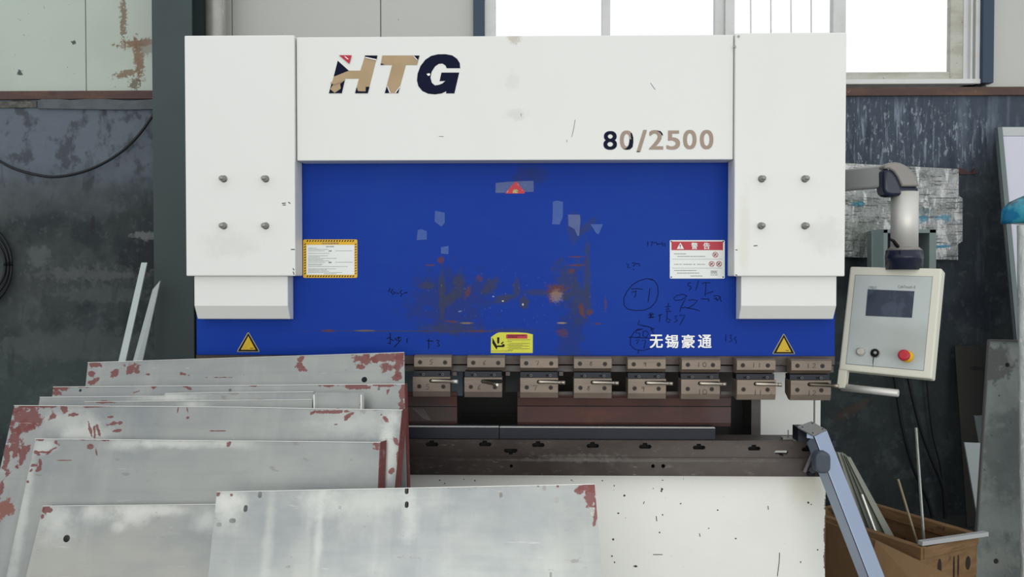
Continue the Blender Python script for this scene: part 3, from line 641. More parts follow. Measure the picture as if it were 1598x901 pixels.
m = MB(); rr = [(0,.5),(.0,.96),(.006,1),(.03,1),(.034,.9),(.036,.5)]
q = rrect(-.0275, -.039, .0275, .039, .022, 5)
prev = None; rings = []
for dpt, sc in ((.045,.8),(.040,1),(.006,1),(.0,.93),(-.002,.8)):
    rings.append([m.bm.verts.new((kn.x+a*sc, kn.y+dpt, kn.z+b*sc)) for a, b in q])
for a, b in zip(rings, rings[1:]):
    for i in range(len(a)): m.bm.faces.new((a[i], a[(i+1) % len(a)], b[(i+1) % len(a)], b[i]))
m.bm.faces.new(rings[0]); m.bm.faces.new(rings[-1][::-1]); m.build('clamp_knob', rubber, arm, 0)
m = MB(); m.tube([at(1270,703,YB-.035), at(1255.5,737,YB-.03)], .006, 6); m.tube([at(1268,734,YB-.04), at(1268,734,YB-.012)], .0125, 10, 1); m.bpx(1262,738,1272,744,YB-.03,YB-.012,1); m.build('tie_rod', [cap_grey, black_steel], arm)
m = MB(); m.bpx(1299, 688, 1304, 693, -.08,-.03); m.bpx(1300.5,693,1305,698,-.08,-.03); m.build('bracket_hook', navy_plastic, arm)

# ------------------------------------------------------------------ control pendant
HC = Vector((1.43854329, -0.02374289, 1.3400723)); hw, hh = .33, .4*1.04728276
HM = Matrix.Rotation(-.6597184, 3, 'Z') @ Matrix.Rotation(-.23954873, 3, 'X') @ Matrix.Rotation(.0290794, 3, 'Y')
def hp3(u, v, d=0):     # u,v in metres on the face (right, up); d depth out of the face
    return HC + HM @ Vector((u, -d, v))
def hpx(px, py, d=0):
    n = HM @ Vector((0, -1, 0)); o = hp3(0, 0, d); r = ray(px, py); return CAM + r*((o-CAM).dot(n)/r.dot(n))
HMat = lambda d: Matrix.Translation(hp3(0, 0, d)) @ (HM @ Matrix(((1,0,0),(0,0,1),(0,1,0)))).to_4x4()   # local x,y -> u,v ; local z -> into the box
def uv(px, py, d=0):
    q = HM.transposed() @ (hpx(px, py, d)-HC); return (q.x, q.z)
pend = root('control_panel', tuple(hp3(0, 0, -.03)), 'cream control panel with dark screen and red emergency stop, hanging from a swivel arm', 'control panel')
m = MB()
P = [hp3(-hw/2, -hh/2), hp3(hw/2, -hh/2), hp3(hw/2, hh/2), hp3(-hw/2, hh/2)]; N_ = HM @ Vector((0, 1, 0))*.065
m.hexa(P+[p+N_ for p in P]); hs = m.build('housing', cream, pend, .006)
fp = [uv(1335.4,429.8), uv(1455,432.5), uv(1441,578.4), uv(1320.8,567.8)]
m = MB(); m.plate(fp, [], HMat(.002), .002); face = m.build('face_plate', panel_grey, pend, .0006)
m = MB(); e = .0014; fc = Vector((sum(p[0] for p in fp)/4, sum(p[1] for p in fp)/4))
gro = lambda s: [tuple(fc+(Vector(p)-fc)*s) for p in fp]
m.plate(gro(1.012), [gro(1.0)], HMat(.0012), .001); m.build('face_seam', txt_grey, face)
m = MB(); m.plate([uv(1354.6,452), uv(1427.3,455), uv(1423.3,496.4), uv(1351,493.2)], [], HMat(.0035), .001); m.build('screen', screen_m, face)
m = MB()
a, b = uv(1355.5, 451), uv(1369, 447.6); m.text('CYBELEC', (a[0], a[1], b[0], b[1]), HMat(.0032), 0, 0, .0003)
a, b = uv(1401, 451.2), uv(1429, 446.5); m.text('CybTouch 8', (a[0], a[1], b[0], b[1]), HMat(.0032), 0, 0, .0003)
m.build('panel_lettering', txt_grey, face)
def knob(name, px, py, r, prof, mats):
    u, v = uv(px, py, .0); pts = [hp3(u, v, d) for d, _ in prof]; m = MB(); m.tube(pts, [q*r for _, q in prof], 20)
    return m.build(name, mats, face)
knob('push_button', 1343.5, 549.8, .0155, [(.002,1),(.012,1),(.013,.8),(.016,.78),(.017,.6)], mk('pale_grey_button', (.38,.38,.32), .4))
kb = knob('key_switch', 1366, 551.6, .0155, [(.002,1.05),(.007,1.0),(.0071,.8),(.016,.75),(.017,.5)], black)
knob('switch_ring', 1366, 551.6, .0165, [(.002,1.1),(.006,1.05),(.0065,.9)], bolt_steel)
m = MB(); u, v = uv(1364, 553, .02); m.plate([(u-.002,v+.002),(u+.002,v+.002),(u+.0015,v-.055),(u-.001,v-.03)], [], HMat(.024), .0012); m.plate(circ(u+.003, v+.006, .006), [], HMat(.0195), .0012, 1); m.build('key', [black, bolt_steel], face)
yb = knob('stop_collar', 1416, 557, .0225, [(.002,1),(.006,1),(.007,.9),(.016,.85),(.017,.5)], yellow)
knob('emergency_stop_button', 1414, 557, .021, [(.016,.5),(.026,.55),(.028,.85),(.031,1),(.038,1),(.042,.9),(.044,.6)], estop_red)
# bracket and handle under the housing
m = MB(); b0 = [hpx(1309,574,-.005), hpx(1322,575,-.005), hpx(1318.5,606,-.005), hpx(1305.5,605.5,-.005)]; m.prism(b0, N_*.55); m.build('handle_bracket', cream, pend, .002)
m = MB(); h0 = hpx(1313, 604.5, -.02); h1 = hpx(1401.5, 614, -.02); m.tube([h0, h1, h1+(h1-h0)*.008], [.0145,.0145,.012], 16); m.build('handle_bar', alu, pend)
# swivel post
tc = hp3(.03, hh/2, -.03); py_ = tc.y
pc = at(1411, 400, py_)
def ring(ps): return [Vector((pc.x, py_, at(1411, y, py_).z)) for y in ps]
s = (py_-CAM.y)/F
MB().tube(ring([421, 405, 404.6, 398, 397.6, 391]), [26.5*s,26.5*s,27*s,27*s,26.3*s,26.3*s], 28).build('swivel_joint', navy_plastic, pend)
MB().tube(ring([391, 385]), [26*s, 19*s], 28).build('joint_cone', grey_cast, pend)
MB().tube(ring([389, 300]), 19.5*s, 28).build('post', alu, pend)
m = MB(); q0 = at(1400, 386, py_-.06); m.tube([at(1401,385,py_-.05), at(1397,380,py_-.065), at(1394,376,py_-.075), at(1388,373,py_-.08)], [.007,.007,.006,.004], 8); m.build('locking_lever', black, pend)
# elbow: cast shell over a navy base
dq = 25*s
SH = [(1379.5,263.5),(1380.5,258.5),(1384,255.5),(1389,253.6),(1398,253),(1406,254.2),(1414,258),(1421,263.5),(1427,270),(1431.5,278),(1434,286),(1434.5,291.2),(1408,291.2),(1405,284),(1401,275.5),(1395,267.5),(1388,263.5)]
NB = [(1379.5,263.5),(1388,263.5),(1395,267.5),(1401,275.5),(1405,284),(1408,291.2),(1434.5,291.2),(1434.5,298),(1432,303),(1427,305.8),(1393,306.3),(1386,305),(1381.5,301.5),(1379.5,295)]
m = MB(); m.prism([at(a, b, py_-.040) for a, b in SH], (0, .080, 0)); m.build('elbow_shell', grey_cast, pend, 0).modifiers.new('bevel', 'BEVEL')
m = MB(); m.prism([at(a, b, py_-.037) for a, b in NB], (0, .074, 0)); m.build('elbow_base', navy_plastic, pend, 0).modifiers.new('bevel', 'BEVEL')
for o in bpy.data.objects:
    if o.name.startswith('elbow'):
        bv = o.modifiers[0]; bv.width = 9*s if 'shell' in o.name else 5*s; bv.segments = 5; bv.limit_method = 'ANGLE'; bv.angle_limit = 1.2
        for p in o.data.polygons: p.use_smooth = True
        try: o.data.set_sharp_from_angle(angle=.9)
        except Exception: pass
# horizontal arm going back behind the right cover
m = MB(); a0 = at(1381, 275.5, py_); a1 = at(1264, 287, .38)
hgt = 17.3*s
def sec(p, h, w): return [p+Vector((0,-w,-h)), p+Vector((0,-w,h)), p+Vector((0,w,h)), p+Vector((0,w,-h))]
m.hexa([*sec(a1, hgt, .04), *sec(a0, hgt, .0395)]); m.build('swing_arm', alu_arm, pend, .008)

# ------------------------------------------------------------------ leaning steel sheets
RED = (.150,.052,.050)
S = .34
def sheet_mat(name, c, reds, whites=(), seed=0, warm=0, g=.74):
    base = ((.36+warm*.02)*g, .385*g, (.37-warm*.02)*g)
    L = [('n', 1.3+seed*.07, (1,1,2.5), .38, .68, .85, (.27*g,.295*g,.305*g)), ('n', 3.1, (1,1,1), .45, .72, .5, (.44*g,.45*g,.42*g)),
         ('n', 2.2, (4,1,.25), .5, .75, .45, (.47*g,.48*g,.455*g)), ('n', 40, (.06,1,1.5), .45, .75, .22, (.25*g,.27*g,.27*g)), ('n', 2.6, (1,1,1.4), .55, .75, .35, (.23*g,.25*g,.26*g))]
    def cc(px, py): p = onplane(px, py, c, S); return (p.x, 0, p.z)
    for px, py, rx, ry, f in whites: L.append(('b', cc(px, py), (rx/480, ry/480), 16, 2.4, .9, f*.8, (.56,.57,.53)))
    for r in reds: L.append(('b', cc(r[0], r[1]), (r[2]/460, r[3]/460), (42, (1,1,1)), 4.2, .14, .90, r[5] if len(r) > 5 else RED, r[4] if len(r) > 4 else 0))
    L.append(('n', 90, (1,1,1), .71, .73, .7, (.15,.08,.07))); L.append(('n', 26, (.5,1,1.2), .66, .70, .45, (.17,.15,.145))); L.append(('n', 17, (.35,1,3.5), .66, .72, .35, (.52,.52,.49)))
    return mk(name, base, .36, .55, L, bump=(2.2, .10, .02), rvar=(3, .30, .48, (1,1,.4)))
red_edge = mk('red_primer', (.125,.040,.038), .55, .1, [('n', 40, (1,1,1), .55, .7, .6, (.2,.1,.09)), ('n', 14, (1,1,1), .6, .7, .5, (.25,.22,.21))])
bright = mk('bare_sheet_edge', (.62,.63,.60), .35, .5)
def sheet(c, tl, tr, lb, rb, holes, mat_, label, t=.003, fl=None, top=None, group='bare steel sheets leaning in front of the machine'):
    """tl,tr top corners in px; lb, rb a second px point on the left / right edge"""
    TL, TR = onplane(*tl, c, S), onplane(*tr, c, S); LB, RB = onplane(*lb, c, S), onplane(*rb, c, S)
    L0 = ext(TL, LB, .004); R0 = ext(TR, RB, .004)
    O = L0; U = Vector((1,0,0)); V = Vector((0, S, 1)).normalized(); Wn = U.cross(V)   # Wn points to -Y side
    M = Matrix((( *[U.x],V.x,Wn.x,O.x),(U.y,V.y,Wn.y,O.y),(U.z,V.z,Wn.z,O.z),(0,0,0,1)))
    Mi = M.inverted()
    loc = lambda p: tuple((Mi @ p)[:2])
    out = [loc(L0), loc(R0), loc(TR)]+([loc(onplane(*q, c, S)) for q in top] if top else [])+[loc(TL)]
    hs = []
    for h in holes:
        cc = Mi @ onplane(h[0], h[1], c, S); sc = (onplane(h[0]+1, h[1], c, S)-onplane(h[0], h[1], c, S)).length
        hs.append(pill(cc.x, cc.y, h[2]*sc, h[3]*sc, 6))
    # Wn outwards?
    m = MB(); m.plate(out, hs, M, -t if Wn.y < 0 else t)
    o = m.build('steel_sheet', mat_, None, .0006); tag(o, label, 'steel sheet', group)
    if fl:      # side flange bent back along the right edge: (px width at top, px width at bottom)
        a, b, depth = fl
        P0 = TR; P1 = R0; w = (onplane(tr[0]+1, tr[1], c, S)-TR).length
        q0, q1 = P0+Vector((a*w, depth, 0)), P1+Vector((b*w, depth, 0)); tt = Vector((-.003, .001, 0))
        m = MB(); m.hexa([P1, q1, q0, P0, P1+tt, q1+tt, q0+tt, P0+tt]); m.build('side_flange', red_edge, o)
    # thin bright cut edge on top
    m = MB(); e0, e1 = TL+Vector((.002,0,0)), TR-Vector((.002,0,0))
    pts = [TL]+([onplane(*q, c, S) for q in reversed(top)] if top else [])+[TR]
    up = V*.0012
    for p, q in zip(pts, pts[1:]): m.hexa([p+Wn*.001-up, q+Wn*.001-up, q+Wn*.001+up*.3, p+Wn*.001+up*.3, p-Wn*.001-up, q-Wn*.001-up, q-Wn*.001+up*.3, p-Wn*.001+up*.3])
    m.build('cut_edge', bright, o)
    return o
c1 = -.575
sheet(c1, (137,566), (631,550.2), (133,603), (631.5,600), [(568.5,592.7,9,9)], sheet_mat('sheet_steel_a', c1,
    [(205,576,14,8),(178,582,7,6,.6),(148,570,10,4),(143,584,5,5),(145,596,8,4,.5),(470,557,5,16,-.2),(468,572,9,5,-.6),(568,560,18,9),(563,573,6,4),(600,558,30,7),(605,574,10,8),(622,566,6,22),(618,590,10,5),(285,584,8,3,-.3),(340,589.5,20,1),(231,585,4,2)], seed=1),
    'rearmost steel sheet, its top edge highest, red primer on both top corners', fl=None)
c2 = -.63
sheet(c2, (83,604), (631.8,599.5), (81,619), (633,640), [(125,609.5,4.5,4.5),(359,609,5,5),(591,607,4.5,4.5)], sheet_mat('sheet_steel_b', c2,
    [(95,606,16,4),(88,614,6,5),(120,603.5,18,2),(512,602,14,2.5),(555,602.5,22,4),(600,601.5,20,3),(395,602,10,2),(291,605,10,2,-.4),(628,615,5,30),(605,613,3,6,-.3),(213,612,7,2,.3),(240,603,4,3)], seed=3),
    'narrow band of sheet with three small round holes, second from the back', fl=(2.5,2.5,.02))
c3 = -.675
o3 = sheet(c3, (62,620), (489,611.5), (60,632), (488.5,640), [], sheet_mat('sheet_steel_c', c3, [(165,628,14,2),(405,625,10,1.5),(178,630,5,2)], [(270,620,40,6,.8),(300,630,30,5,.7)], seed=5),
    'pale sheet strip with no holes just behind the widest sheet, square cut left end', top=[(330,612.8),(258,614.2),(256,618.5)])
c3b = -.69
sheet(c3b, (132,627.3), (487,623.6), (131,640), (487,640), [], sheet_mat('sheet_steel_d', c3b, [(160,628.5,20,1.4)], [(300,632,22,5,.9)], seed=6), 'lowest thin strip of sheet showing directly above the widest sheet')
# folded channel piece
c = -.70
m = MB(); w0 = [onplane(a, b, c, S) for a, b in ((494,640),(567,640),(567,612.5),(494,612.5))]
w0 = [ext(w0[3], w0[0], .3), ext(w0[2], w0[1], .3), w0[2], w0[3]]
m.prism(w0, (0,.003,0))
ch = m.build('folded_channel', sheet_mat('channel_steel', c, [(520,640,20,2),(565,629,4,4)], seed=8), None); tag(ch, 'grey folded channel offcut with two upturned flanges, standing behind the widest sheet', 'steel channel')
for a, b, bb in ((493.5, 489, 1), (566.5, 569.5, 1)):
    p0, p1 = onplane(a, 613, c, S), ext(onplane(a, 613, c, S), onplane(a, 640, c, S), .32)
    q0, q1 = onplane(a-(1 if a < 500 else 0), 610 if a > 500 else 613.5, c-.03, S)+Vector((0,0,0)), None
    q0 = p0+Vector((-.004, -.022, -.004)); q1 = p1+Vector((-.004, -.022, 0)); d = Vector((.004,0,0))
    m = MB(); m.hexa([q1, q1+d, q0+d, q0, p1, p1+d, p0+d, p0]); m.build('flange', bright, ch)
c4 = -.765
sheet(c4, (22,633), (628.5,640), (0,731), (617.5,761), [], sheet_mat('sheet_steel_e', c4,
    [(42,652,24,16,.3),(36,668,14,10),(24,690,9,24,.2),(35,708,7,14,-.2),(10,712,6,26,.2),(18,640,12,5),(60,634,30,2.5),(100,640,10,4,-.6),(112,648,9,3),(82,649,5,4),(150,635,20,2),(8,796,13,12,.3,(.2,.075,.055)),(2,765,4,10),
     (141,672,2,9,.45),(147,674,1.8,9,.2),(153,672,2,10,.5),(180,661,9,3,.2),(185,672,7,2,.2),(172,651,4,1.5),(277,642,1,6),(292,640,1,4,.3),(293,652,2,1.5),(520,643,28,2.5),(545,648,8,3,.5),(540,654,4,1.5,.6),(523,663,3,1),(487,645,4,2,.6),
     (338,673,12,.8),(622,715,3,14),(618,690,3,8,.6),(612,735,5,4,.7),(600,652,3,6,.7)],
    [(110,660,40,18,.5),(130,676,30,12,.6),(560,660,60,20,.4),(605,700,12,50,.7)], seed=2),
    'widest steel sheet, left edge thick with red primer and reaching the photo edge', fl=(5.5,8.5,.03), top=[(330,635)])
c5 = -.81
sheet(c5, (55,685), (594,690.5), (20,850), (591,760), [], sheet_mat('sheet_steel_f', c5,
    [(58,708,6,3,-.4),(66,706,12,1.5),(82,702,8,2,.6),(140,698,4,4),(53,727,6,3,.3),(60,733,4,4),(48,735,3,4),(130,685,26,2),(162,687,8,2),(150,706,1,6,.4),(64,687,9,1.5),(88,692,3,4),(43,752,3,2),(62,722,2,5,.3),(356,693,3,5,-.4),
     (588,697,6,7),(550,688,50,1.2),(100,719,10,.8)],
    [(70,697,14,10,.7),(270,692,60,6,.8),(195,695,26,8,.5),(370,692,28,7,.5),(35,800,8,90,.6)], seed=4),
    'steel sheet with flanged right side, standing just in front of the widest sheet', fl=(7,6.5,.03))
c6 = -.845
sheet(c6, (67,790), (520,785), (40,901), (520,901), [(103.5,841,10.5,11)], sheet_mat('sheet_steel_g', c6,
    [(72,796,6,5),(66,806,2.5,2.5),(66,792,3,6)], [(85,812,20,22,.6),(150,800,22,12,.8),(205,806,22,12,.9),(240,797,40,7,.85),(185,823,10,6,.5),(320,812,16,12,.6),(95,830,20,16,.35)], seed=7, warm=1, g=.84),
    'low steel sheet at lower left with one large round hole near its corner')
c7 = -.96
sheet(c7, (338,768), (928,755.8), (324.5,901), (940,901), [(405.5,772.6,6,10),(383,794,6,10.5),(362.5,813,10.5,7),(341,819,9,6.5),(634.5,766.5,6,10),(634.5,788,6,10),(849.5,761.5,5.5,9.5),(869,781,5.5,10),(887.5,798,10.5,6),(924,802,5,7),(859.5,898,4,9)],
    sheet_mat('sheet_steel_h', c7, [(918,762,13,5),(922,776,8,14,-.35),(930,800,3,18,-.15),(341,771,3,5),(905,766,8,5,.6),(361,773,2,2),(790,758.5,6,2,0,(.1,.09,.08)),(834,758.5,5,2,0,(.1,.09,.08)),(782,773,2,3,0,(.16,.15,.14)),(871,759,2,2)],
    [(350,780,26,12,.9),(356,800,14,20,.6),(500,790,24,18,.55),(560,800,40,30,.35),(497,840,5,60,.5),(420,820,6,80,.35),(640,800,10,30,.5),(560,780,90,12,.35)], seed=9, g=.86),
    'nearest steel sheet, lower centre, with small oblong slots at its corners', t=.003, group='bare steel sheets leaning in front of the machine')

# ------------------------------------------------------------------ setting
YW = 1.9
plaster_r = ('n', 9, (1,1,.12), .52, .72, .55, (.11,.13,.155))
low_wall = mk('stained_dark_plaster', (.026,.036,.040), .8, 0, [
    ('n', 1.2, (1,1,1), .42, .62, .8, (.042,.056,.056)), ('n', 3.5, (1,1,.6), .5, .66, .7, (.070,.082,.082)),
    ('n', 4.6, (1,1,1), .38, .5, .6, (.013,.019,.021)),
    ('b', W(70, 215, YW), (.85, .36), 4, 1.4, .5, .85, (.115,.14,.17)), ('b', W(190, 220, YW), (.35, .2), 5, 2, .5, .6, (.105,.125,.15)),
    ('x', 7, (1,1,.8), .50, .60, .75, (.035,.042,.05), W(80, 215, YW), (1.1, .4)),
    ('b', W(95, 600, YW), (.75, .35), 4, 1.2, .35, .6, (.048,.066,.063)), ('b', W(50, 440, YW), (.5, .3), 6, 3, .4, .4, (.06,.07,.065)), ('b', W(60, 310, YW), (.6, .12), 6, 2, .4, .5, (.06,.07,.07)),
    ('b', W(228, 400, YW), (.17, .13), 10, 1.4, .15, .8, (.012,.016,.02)),
    ('b', W(230, 368, YW), (.10, .025), 26, 3.4, .3, .8, (.13,.14,.14)), ('b', W(140, 428, YW), (.35, .04), 24, 4.5, .4, .45, (.10,.11,.11)),
    ('b', W(60, 400, YW), (.07, .07), 22, 3, .4, .6, (.09,.11,.11)), ('b', W(160, 460, YW), (.3, .05), 22, 4, .4, .4, (.08,.095,.095)), ('b', W(120, 540, YW), (.5, .1), 10, 3, .25, .55, (.065,.08,.077)), ('b', W(145, 350, YW), (.015,.06), 20, 2, .3, .7, (.015,.013,.014)),
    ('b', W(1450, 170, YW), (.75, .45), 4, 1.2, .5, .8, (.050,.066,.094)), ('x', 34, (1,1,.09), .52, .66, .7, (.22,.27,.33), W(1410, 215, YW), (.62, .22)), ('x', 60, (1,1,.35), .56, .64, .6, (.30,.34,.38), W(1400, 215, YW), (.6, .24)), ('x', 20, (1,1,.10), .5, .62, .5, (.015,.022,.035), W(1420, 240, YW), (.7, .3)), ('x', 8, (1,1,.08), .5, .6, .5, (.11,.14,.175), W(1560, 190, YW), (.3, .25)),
    ('b', W(1470, 420, YW), (.5, .45), 4, 1.2, .5, .6, (.020,.029,.042)), ('x', 12, (1,1,.12), .52, .68, .5, (.07,.09,.11), W(1520, 440, YW), (.35, .4)),
    ('b', W(1530, 480, YW), (.16, .13), 5, 2, .3, .6, (.010,.014,.026)),
    ('b', W(1330, 640, YW), (.12, .025), 14, 2.6, .5, .45, (.075,.042,.025), .5),
    ('n', 40, (1,1,1), .70, .76, .4, (.14,.15,.15)), ('n', 18, (1,1,1), .56, .68, .35, (.08,.095,.10)), ('n', 11, (1,1,.3), .58, .66, .3, (.011,.016,.02))], bump=(12, .5, .02))
wall_panel = mk('pale_wall_panel', (.40,.455,.40), .5, 0, [
    ('n', 1.4, (1,1,1), .45, .7, .4, (.34,.38,.33)), ('n', 46, (1,1,1), .70, .72, .85, (.035,.04,.035)), ('n', 26, (1,1,1), .71, .73, .6, (.16,.12,.08)),
    ('b', W(213, 66, YW), (.13,.022), 44, 3.6, .3, .9, (.16,.085,.035), .1), ('b', W(214, 92, YW), (.03,.12), 44, 3.4, .35, .85, (.16,.075,.03), .1), ('b', W(195, 114, YW), (.08,.02), 50, 4, .3, .8, (.15,.08,.03), .2),
    ('b', W(190, 25, YW), (.02,.14), 50, 5, .3, .8, (.14,.08,.04)), ('b', W(226, 72, YW), (.05,.05), 50, 4, .3, .6, (.12,.07,.03)), ('b', W(208, 130, YW), (.03,.04), 50, 5, .3, .8, (.09,.06,.03)),
    ('b', W(28, 112, YW), (.016,.018), 60, 4, .2, .9, (.02,.03,.03)), ('b', W(112, 65, YW), (.016,.012), 60, 4, .2, .9, (.02,.03,.03)),
    ('b', W(500, 20, YW), (1.0, .8), 2, .4, .3, .75, (.42,.425,.40))])
wall_panel_b = mk('pale_grey_wall_panel', (.43,.435,.405), .5, 0, [('n', 1.2, (1,1,1), .45, .7, .35, (.37,.385,.35)), ('n', 9, (1,1,.1), .5, .8, .2, (.36,.36,.34)), ('n', 34, (1,1,1), .72, .74, .8, (.04,.045,.04))])
rust_trim = mk('rusty_brown_trim', (.075,.045,.040), .7, .1, [('n', 6, (.5,1,2), .4, .7, .7, (.13,.075,.045)), ('n', 16, (1,1,1), .55, .75, .6, (.045,.03,.032)), ('n', 30, (1,1,1), .66, .75, .6, (.22,.2,.18))], bump=(20, .4, .01))
floor_m = mk('concrete_floor', (.26,.265,.255), .75, 0, [('n', 1.5, (1,1,1), .4, .7, .6, (.11,.115,.115)), ('n', 20, (1,1,1), .5, .8, .4, (.2,.2,.19))])
zs = at(60, 143, YW).z; ztrim = at(60, 156, YW).z
ztop = 4.6
struct(MB().box(-6, 6, -9, .9, -.1, 0).build('floor', floor_m)); struct(MB().box(-6, 6, .9, YW+.25, -.1, 0).build('floor', mk('dark_rear_floor', (.022,.024,.024), .85, 0, [('n', 8, (1,1,1), .5, .7, .5, (.04,.042,.04))])))  # rear floor strip is darker than the floor in front
wb = struct(MB().box(-6, 6, YW, YW+.25, 0, ztrim+.0).build('wall_back', low_wall))
xwl, xwr = at(739, 60, YW).x, at(1547, 60, YW).x
zsr = at(1540, 131, YW).z
# upper wall: sheet panels either side of the window
ws = at(131, 60, YW).x; ws2 = at(360, 30, YW).x; ws3 = at(593, 30, YW).x
def panel(x0, x1, mt, name='wall_panel'):
    o = MB().box(x0+.0025, x1-.0025, YW+.02, YW+.12, zs, ztop).build(name, mt, None, .003); return struct(o)
panel(-6, ws-.95, wall_panel, 'wall_upper_left'); panel(ws-.95, ws, wall_panel, 'wall_upper_left'); panel(ws, at(300,60,YW).x, wall_panel, 'wall_upper_left')
panel(at(300,60,YW).x, ws2, wall_panel_b, 'wall_upper_center'); panel(ws2, ws3, wall_panel_b, 'wall_upper_center'); panel(ws3, xwl+.02, wall_panel_b, 'wall_upper_center')
panel(xwr-.02, xwr+1.0, wall_panel_b, 'wall_upper_right'); panel(xwr+1.0, 6, wall_panel_b, 'wall_upper_right')
struct(MB().box(-6, 6, YW+.13, YW+.2, zs, zsr-.02).build('wall_back_upper', dark_mech))
struct(MB().box(-6, xwl, YW+.13, YW+.2, zsr-.02, ztop).build('wall_back_upper', dark_mech)); struct(MB().box(xwr, 6, YW+.13, YW+.2, zsr-.02, ztop).build('wall_back_upper', dark_mech))
struct(MB().box(-6, 6, YW-.02, YW+.12, ztrim, zs).build('trim_1', rust_trim, None, .003))
# torn plaster edge under the trim, left
m = MB(); m.plate(pp([(58,157),(70,153),(110,156),(150,153.5),(200,157),(238,155),(238,170),(190,171),(120,170),(58,169)], YW-.02), [], XZ(YW-.018), .018); struct(m.build('trim_2', mk('broken_plaster', (.095,.11,.12), .9, 0, [('n', 10, (1,1,1), .4, .7, .7, (.06,.07,.08))]), None))
m = MB(); m.bpx(-60, 158.5, 57, 168, YW-.012, YW); struct(m.build('trim_3', mk('crumbling_render', (.12,.115,.10), .9, 0, [('n', 20, (1,1,1), .4, .6, .8, (.05,.05,.05))]), None))
# window
pvc = mk('old_white_pvc', (.56,.57,.56), .45, 0, [('n', 5, (1,1,1), .45, .7, .5, (.45,.45,.41)), ('n', 40, (1,1,1), .68, .74, .6, (.12,.12,.10))])
pvc_d = mk('dirty_window_sash', (.42,.42,.37), .5, 0, [('n', 8, (.5,1,2), .4, .65, .7, (.30,.29,.23)), ('n', 50, (1,1,1), .62, .7, .7, (.08,.08,.07))])
blue_steel = mk('blue_grey_steel_post', (.035,.055,.085), .5, .2, [('n', 60, (1,1,1), .74, .76, .6, (.2,.2,.2))])
glass = mk('window_glass', (1,1,1), .0, 0, (), Transmission_Weight=1.0, IOR=1.02)
win = bpy.data.objects.new('window_1', None); col.objects.link(win); wx = at(1140, 131, YW); win.location = (wx.x, YW+.1, zsr); win['_w'] = [wx.x, YW+.1, zsr]; win['kind'] = 'structure'
def xpx(px): return at(px, 60, YW).x
zpb, zsb = at(1400, 110, YW).z, at(1400, 124, YW).z
m = MB(); m.box(xpx(756), xpx(773), YW, YW+.1, zsr, ztop); m.box(xpx(1508), xpx(1530), YW+.03, YW+.1, zsr, ztop); m.box(xpx(1523), xpx(1530), YW-.0, YW+.1, zsr, ztop); m.box(xpx(1515), xpx(1518), YW+.0, YW+.1, zsr, ztop)
m.box(xpx(756), xpx(1530), YW-.01, YW+.1, zsr, zsb); m.box(xpx(756), xpx(1530), YW, YW+.1, ztop-.06, ztop); m.build('window_frame', pvc, win, .004)
m = MB(); m.box(xpx(773), xpx(1508), YW+.04, YW+.08, zsb, zpb); m.box(xpx(1488), xpx(1508), YW+.035, YW+.08, zsb, ztop-.06); m.build('sash', pvc_d, win, .003)
m = MB(); m.box(xpx(940), xpx(953), YW+.03, YW+.08, zpb, ztop-.06); m.build('mullion', pvc, win, .003)
m = MB(); m.box(xpx(1118), xpx(1133), YW+.04, YW+.09, zpb, ztop-.06); m.box(xpx(1132.5), xpx(1147), YW+.01, YW+.08, zpb, ztop-.06); m.build('mullion', pvc, win, .003)
m = MB(); m.box(xpx(1302), xpx(1322), YW+.02, YW+.08, zpb, ztop-.06); m.build('mullion', pvc, win, .003)
for a, b in ((773,940),(953,1118),(1146.5,1302),(1322,1488)): MB().box(xpx(a)+.001, xpx(b)-.001, YW+.058, YW+.061, zpb, ztop-.06).build('pane', glass, win)
for a in (1148.5,1179.5,1212,1244.5,1277): MB().tube([(xpx(a)+.02, YW+.17, zpb-.02), (xpx(a), YW+.17, ztop)], .0042, 6).build('bar', alu, win)
struct(MB().box(xpx(739), xpx(756), YW-.03, YW+.12, zsr, ztop).build('trim_4', blue_steel, None, .002)); struct(MB().box(xpx(1530), xpx(1547), YW-.03, YW+.12, zsr, ztop).build('trim_5', blue_steel, None, .002))

# steel column and pipe
green = mk('grey_green_column_paint', (.042,.061,.064), .55, 0, [('n', 2, (1,1,1), .4, .7, .5, (.034,.048,.048)), ('b', W(270, 480, 1.5), (.3, .8), 3, .6, .6, .6, (.032,.044,.043)), ('n', 90, (1,1,1), .7, .74, .3, (.09,.1,.1))])
xa, xb = at(239, 300, 1.5).x, at(301, 300, 1.5).x
m = MB(); m.box(xa, xb, 1.5, 1.514, 0, ztop); m.box((xa+xb)/2-.006, (xa+xb)/2+.006, 1.514, 1.75, 0, ztop); m.box(xa, xb, 1.75, 1.764, 0, ztop); o = m.build('steel_column', green, None, .002); tag(o, 'dark grey-green steel H column rising behind the left end of the press brake', 'column')
xc = at(309, 30, 1.72).x; m = MB(); m.box(xc-.035, xc+.035, 1.78, 1.84, 0, ztop); struct(m.build('gap_shade', blue_steel))  # dark strip added to stand for the shadow gap beside the column
galv = mk('galvanised_pipe', (.36,.36,.33), .4, .5, [('n', 7, (1,1,.5), .45, .7, .5, (.25,.25,.22)), ('n', 20, (1,1,.4), .6, .72, .6, (.6,.6,.57))])
pc_ = at(338, 30, 1.72); o = MB().tube([(pc_.x-.01, 1.72, 0), (pc_.x, 1.72, ztop)], .061, 24).build('drain_pipe', galv); tag(o, 'galvanised round pipe rising behind the press brake beside the column', 'pipe')

